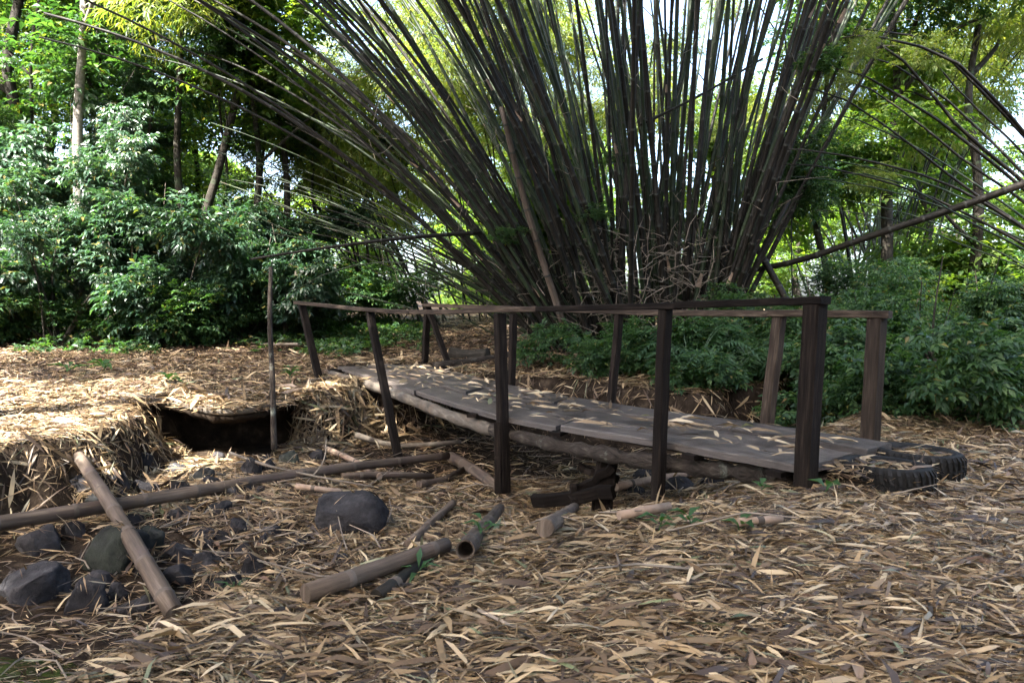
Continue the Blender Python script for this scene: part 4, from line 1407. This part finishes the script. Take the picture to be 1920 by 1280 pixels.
for i, (px, Yd, h, lb) in enumerate([
        (1700, 6.2, .5, "low leafy plant behind the end corner of the deck"),
        (1770, 5.8, .55, "low leafy plant just behind the second tyre"),
        (1840, 5.6, .6, "low leafy plant right of the second tyre"),
        (1910, 5.4, .7, "low leafy plant cut off by the right edge"),
        (1640, 6.6, .5, "low leafy plant at the foot of the nearest far side post"),
        (1740, 6.8, .8, "taller leafy plant between the nearest far side post and the right edge"),
        (1580, 7.2, .5, "low leafy plant seen between the two nearest posts"),
        (1870, 6.2, .8, "leafy plant near the right edge in front of the dark shrubs")]):
    shrub(lb, px, Yd, h, CR_LOW + CR_LOWS, 120 + i, g2, n=2, s=(.5, .8), width=.3, name="leafy_plant", cat="plant")
tree("dark upright trunk standing in the bright gap on the right", 1664, 13, 7.5, .12, CR_SUN + CR_SMALL, (0, 0), 'trunk', seed=20, ncrown=5, cz=(.6, 1), kinks=.05)
tree("small-crowned tree behind the right shrubs", 1840, 12.5, 6.5, .12, CR_SMALL + CR_SUN, (-.2, 0), 'trunk', seed=21, ncrown=4, cz=(.2, .8))
tree("slim tree behind the right end of the big bamboo clump", 1530, 13.5, 5.5, .08, CR_SMALL + CR_SUN, (.1, 0), 'trunk', seed=22, ncrown=3, cz=(.2, .8))

# undergrowth on the bank below the clump
g = "undergrowth plants on the bank under the big bamboo clump"
for i, (px, Yd, h, lb) in enumerate([
        (1190, 8.9, .55, "low plant right of the middle far side post under the culms"),
        (1240, 8.6, .6, "low plant right behind the second near post"),
        (1300, 8.5, .6, "low plant under the upright feathery fern"),
        (1360, 8.5, .75, "low bushy plant above the drooping comb-like fern"),
        (1410, 8.4, .6, "low plant just left of the second far side post"),
        (1450, 8.9, .9, "taller plant seen behind the second far side post"),
        (1150, 9.2, .5, "low plant directly behind the middle far side post"),
        (1090, 9.4, .4, "little plant at the front foot of the bamboo clump"),
        (1500, 8.6, .8, "plant seen just left of the top half of the nearest post"),
        (1540, 8.2, .7, "plant seen right behind the nearest bridge post"),
        (1390, 8.1, .35, "small plant on the dark bank edge below the comb-like fern"),
        (1290, 8.1, .3, "small plant on the bank edge below the upright fern"),
        (1180, 8.3, .3, "small plant on the lip of the bank right of the middle far side post"),
        (1330, 7.75, .25, "small plant hanging over the bank between the two larger ferns"),
        (1470, 8.0, .4, "small plant on the bank right of the second far side post"),
        (1120, 8.6, .3, "small plant on the litter left of the middle far side post")]):
    shrub(lb, px, Yd, h, CR_LOW + CR_LOWS, 160 + i, g, n=2, s=(.35, .6), width=.25, name="undergrowth_plant", cat="plant")

# forest behind: every tree its own
g = "trees of the sunlit forest behind the clearing"
rf = np.random.default_rng(5)
k = 0
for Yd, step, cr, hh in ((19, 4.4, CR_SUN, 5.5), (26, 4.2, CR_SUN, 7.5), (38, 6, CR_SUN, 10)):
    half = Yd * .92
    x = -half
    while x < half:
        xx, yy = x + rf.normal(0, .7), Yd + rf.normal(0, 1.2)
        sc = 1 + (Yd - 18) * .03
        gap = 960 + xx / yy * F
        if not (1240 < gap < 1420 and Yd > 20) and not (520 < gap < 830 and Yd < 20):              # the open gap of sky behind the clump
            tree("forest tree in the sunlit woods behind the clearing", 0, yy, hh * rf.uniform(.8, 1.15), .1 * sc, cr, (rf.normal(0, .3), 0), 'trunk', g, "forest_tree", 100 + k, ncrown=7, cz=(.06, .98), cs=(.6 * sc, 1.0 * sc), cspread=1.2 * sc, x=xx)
        k += 1
        x += step * rf.uniform(.75, 1.25)
g = "unseen trees added on the near side of the clearing"  # unseen trees round the camera, added to cut skylight from behind it
for i, (x, y, h) in enumerate([(-10, -3, 7.5), (-6.5, -7, 8), (-2, -8, 8.5), (2.5, -7.5, 8.5), (6.5, -6, 9), (9.5, -2.5, 9), (10.5, 2, 8.5), (-11, 1, 5.5)]):
    tree("unseen leafy tree added on the near side of the clearing opposite the bamboo", 0, y, h, .16, CR_ROOF, (0, 0), 'trunk', g, "forest_tree", 400 + i, ncrown=6, cz=(.15, .95), cs=(.9, 1.3), cspread=1.6, x=x)
# unseen tall trees above the picture, crowns placed to shade the clearing
def unseen_canopy_tree(label, base, h, targets, seed):
    """a tall tree outside the picture whose limbs carry crowns between the sun and the given ground spots"""
    rg = np.random.default_rng(seed)
    o0 = Vector((*base, float(H(np.array([base[0]]), np.array([base[1]]))[0])))
    root = thing("unseen_canopy_tree", label, "tree", o0)
    mb = MB()
    top = Vector((rg.normal(0, .3), rg.normal(0, .3), h * .8))
    q = catmull([Vector((0, 0, -.2)), top * .5 + Vector(rg.normal(0, .2, 3)), top], 14)
    v, f, uv = tube_data(q, np.linspace(.26, .14, 15), 9, True, .04)
    mb.add(v, f, 0, uv)
    spots = []
    for tx, ty, tz in targets:
        c = Vector((tx, ty, tz)) + SUN * ((h - tz) * rg.uniform(.94, 1.08) / SUN.z) - o0
        spots.append(c)
        mid = top.lerp(c, .5) + Vector((0, 0, -.2))
        v, f, uv = tube_data(catmull([q[-3], mid, c], 8), np.linspace(.1, .03, 9), 6, False, .04)
        mb.add(v, f, 0, uv)
    link("trunk", mb.mesh("trunk", [M['trunk']], smooth=True), root)
    for c in spots:
        k = rg.uniform(1.0, 1.3)
        link("crown", CR_ROOF[rg.integers(3)], root, c, (rg.normal(0, .2), rg.normal(0, .2), rg.uniform(0, 6.3)), (k, k, k))


unseen_canopy_tree("unseen tall tree left of the camera with crowns placed to shade the straw bank before the bridge", (-5.2, .2), 9, [(-.6, 1.6, 0), (1.0, 2.2, 0), (.2, 3.4, 0), (1.8, 3.6, 0), (-.3, 2.6, 0), (-1.7, 3.4, 0), (-1.3, 4.4, 0)], 1)
unseen_canopy_tree("unseen tall tree left of the creek with crowns placed to shade the middle of the bridge", (-6.8, 3.6), 9.5, [(.4, 5.2, 0), (1.6, 5.4, 0), (.5, 6.8, 0), (1.6, 7.2, 0), (-.9, 5.6, 0), (-.5, 4.4, 0)], 2)
unseen_canopy_tree("unseen tall tree right of the camera with crowns placed to shade the deck end and the tyres", (3.6, -.5), 9, [(3.4, 3.8, 0), (4.2, 5.2, 0), (3.0, 5.8, 0), (4.8, 2.8, 0), (5.5, 6.6, 0)], 3)
unseen_canopy_tree("unseen tall tree left of the clearing with crowns placed to shade the bamboo clump", (-8.5, 7.2), 11, [(2.6, 9.5, 3), (3.4, 11, 3), (1.2, 10, 3), (.2, 10.4, 3.2), (2.2, 12, 3), (4.6, 8.2, 1), (6.2, 8.0, 1), (2.2, 8.4, .4), (.9, 9.2, .4), (1.0, 9, 4.5), (-.6, 9.6, 3.8), (3.0, 9.2, 5)], 4)
unseen_canopy_tree("unseen tall tree at the far left with crowns placed to shade the back of the leafy clearing", (-12.5, 8.0), 10, [(-1.2, 11.0, 0), (-.4, 12.2, 0), (-2.6, 9.9, 0), (-5.0, 9.9, 0)], 5)


# ------------------------------------------------------------------ ferns, seedlings, vine
def frond(mb, base, az, L, rise, rg, pairs=17, leaf=.2, wid=.03):
    pts = []
    for i in range(9):
        t = i / 8
        pts.append(base + Vector((math.cos(az) * L * t, math.sin(az) * L * t, rise * math.sin(t * 2.3) - .1 * t * t)))
    v, f, uv = tube_data(pts, np.linspace(.006, .002, 9), 4, False)
    mb.add(v, f, 0, uv)
    side = Vector((-math.sin(az), math.cos(az), 0))
    arr = np.array([tuple(p) for p in pts])
    for i in range(pairs):
        t = .15 + .83 * i / pairs
        c = np.array([np.interp(t * 8, range(9), arr[:, k]) for k in range(3)])
        ln = leaf * math.sin(min(1, t * 1.6 + .25) * 2.2) * rg.uniform(.85, 1.1) + .03
        for s in (-1, 1):
            d = np.array(side) * s + np.array([math.cos(az), math.sin(az), 0]) * .55 + np.array([0, 0, rg.uniform(-.35, .05)])
            v, f = leaves(c[None], d[None], np.array([[0, 0, 1.0]]), np.array([ln]), np.array([wid]), .06, .3)
            mb.add(v, f.tolist())


def fern(label, px, py, Yd, n, L, seed, rise=.35, az=None):
    rg = np.random.default_rng(seed)
    q = P(px, py, Yd)
    q.z = float(H(np.array([q.x]), np.array([q.y]))[0])
    root = thing("fern", label, "fern", q)
    for i in range(n):
        mb = MB()
        a = rg.uniform(0, 6.28) if az is None else rg.uniform(*az)
        frond(mb, Vector((0, 0, .03)), a, L * rg.uniform(.8, 1.15), rise * rg.uniform(.8, 1.2), rg)
        link("frond", mb.mesh("frond", [M['fern']]), root)


fern("fern with long drooping comb-like fronds above the middle of the deck", 1360, 735, 7.95, 10, .85, 1, .42)
fern("upright fern with feathery fronds beside the second near post", 1295, 680, 7.95, 8, .7, 2, .62)
fern("fern on the bank beside the second far post", 1425, 720, 8.0, 7, .65, 3, .45)
fern("small fern at the foot of the culms left of the second near post", 1215, 700, 8.4, 6, .5, 4, .35)


def seedling(label, px, py, h, n, L, W, seed, mat='seedling', name="seedling"):
    rg = np.random.default_rng(seed)
    q = GT(px, py)
    root = thing(name, label, "seedling", q)
    v, f, uv = tube_data([Vector((0, 0, -.02)), Vector((rg.normal(0, .01), 0, h * .5)), Vector((rg.normal(0, .02), rg.normal(0, .02), h))], [.004, .003, .002], 5, False)
    link("stem", MB().add(v, f, 0, uv).mesh("stem", [M['seedling']]), root)
    for i in range(n):
        a = i * 2.4 + rg.normal(0, .3)
        z = h * (.45 + .55 * (i + 1) / n)
        d = np.array([[math.cos(a), math.sin(a), rg.uniform(-.1, .45)]])
        ln = np.array([L * rg.uniform(.75, 1.2)])
        v, f = leaves(np.array([[0, 0, z]]), d, np.array([[0, 0, 1.0]]), ln, ln * W, .1, .25)
        link("leaf", mesh_np("leaf", v, f, [M[mat]]), root)


mb = MB()
for i in range(420):
    y = rl.uniform(2.0, 9.0)
    x = rl.uniform(-.75, .6) * y
    if float(H(np.array([x]), np.array([y]))[0]) > -.1 and rl.uniform() < .7:
        continue
    z = float(HL(np.array([x]), np.array([y]))[0])
    a, l = rl.uniform(0, 6.28), rl.uniform(.12, .5)
    q = Vector((x, y, z + rl.uniform(.01, .05)))
    d = Vector((math.cos(a), math.sin(a), rl.uniform(-.05, .3)))
    e = Vector(rl.normal(0, .06, 3)) * l
    r_ = rl.uniform(.003, .007)
    v, f, uv = tube_data([q, q + d * l * .5 + e, q + d * l], [r_, r_ * .8, r_ * .5], 4, False)
    mb.add(v, f, 0, uv)
tag(link("twig_litter", mb.mesh("twig_litter", [M['twig']])), "thin dry twigs strewn over the creek bed", "twigs", kind="stuff")

SEED = [
    ("bright green seedling beside the hollow bamboo pole", 905, 1020, .10, 7, .09, .3),
    ("fine green grass seedling below the hollow bamboo pole", 880, 1045, .07, 8, .10, .12),
    ("small green seedling under the thick grey pole", 785, 1095, .06, 7, .10, .2),
    ("little green seedling in the straw below the second near post", 1235, 1010, .09, 5, .09, .35),
    ("dark green seedling right of the seedling below the second near post", 1290, 1002, .08, 5, .09, .35),
    ("lone dark leafed seedling in the middle of the near straw", 1388, 1010, .07, 4, .09, .5),
    ("seedling with one broad leaf near the foot of the nearest post", 1548, 935, .07, 3, .10, .6),
    ("seedling left of the nearest post's foot", 1428, 930, .06, 4, .07, .5),
    ("yellow green seedling at the left edge of the sunny bank", 130, 702, .10, 7, .24, .3),
    ("spreading yellow green seedling on the sunny bank", 195, 702, .14, 8, .26, .3),
    ("yellow green seedling just above the bank's root", 318, 722, .10, 7, .22, .3),
    ("green leafy seedling between the standing stick and the far left post", 545, 725, .22, 10, .17, .35),
    ("tiny green plant on the rocks beside the slanting pole's low end", 305, 1135, .07, 6, .07, .4),
    ("grassy green tuft near the left end of the thick grey pole", 440, 1115, .05, 9, .12, .1),
]
for i, s in enumerate(SEED):
    seedling(*s, seed=40 + i)

# hanging creeper at the right edge of the clump
q0 = P(1495, 250, 10.2)
vine = thing("hanging_vine", "dark leafy creeper hanging beside the right edge of the big bamboo clump", "vine", P(1486, 560, 10.2))
o0 = P(1486, 560, 10.2)
v, f, uv = tube_data(catmull([P(1470, 60, 10.2), P(1492, 250, 10.2), P(1484, 420, 10.2), P(1486, 565, 10.2)], 20), .01, 5, False)
link("stem", MB().add(v, f, 0, uv).mesh("stem", [M['culm_dark']], o0), vine)
for i, (px, py, s) in enumerate([(1500, 300, .55), (1520, 345, .5), (1490, 385, .45), (1530, 270, .4), (1475, 330, .4)]):
    link("foliage", CR_SMALL[i % 3], vine, P(px, py, 10.2) - o0, (0, 0, i), (s * .8, s * .8, s))
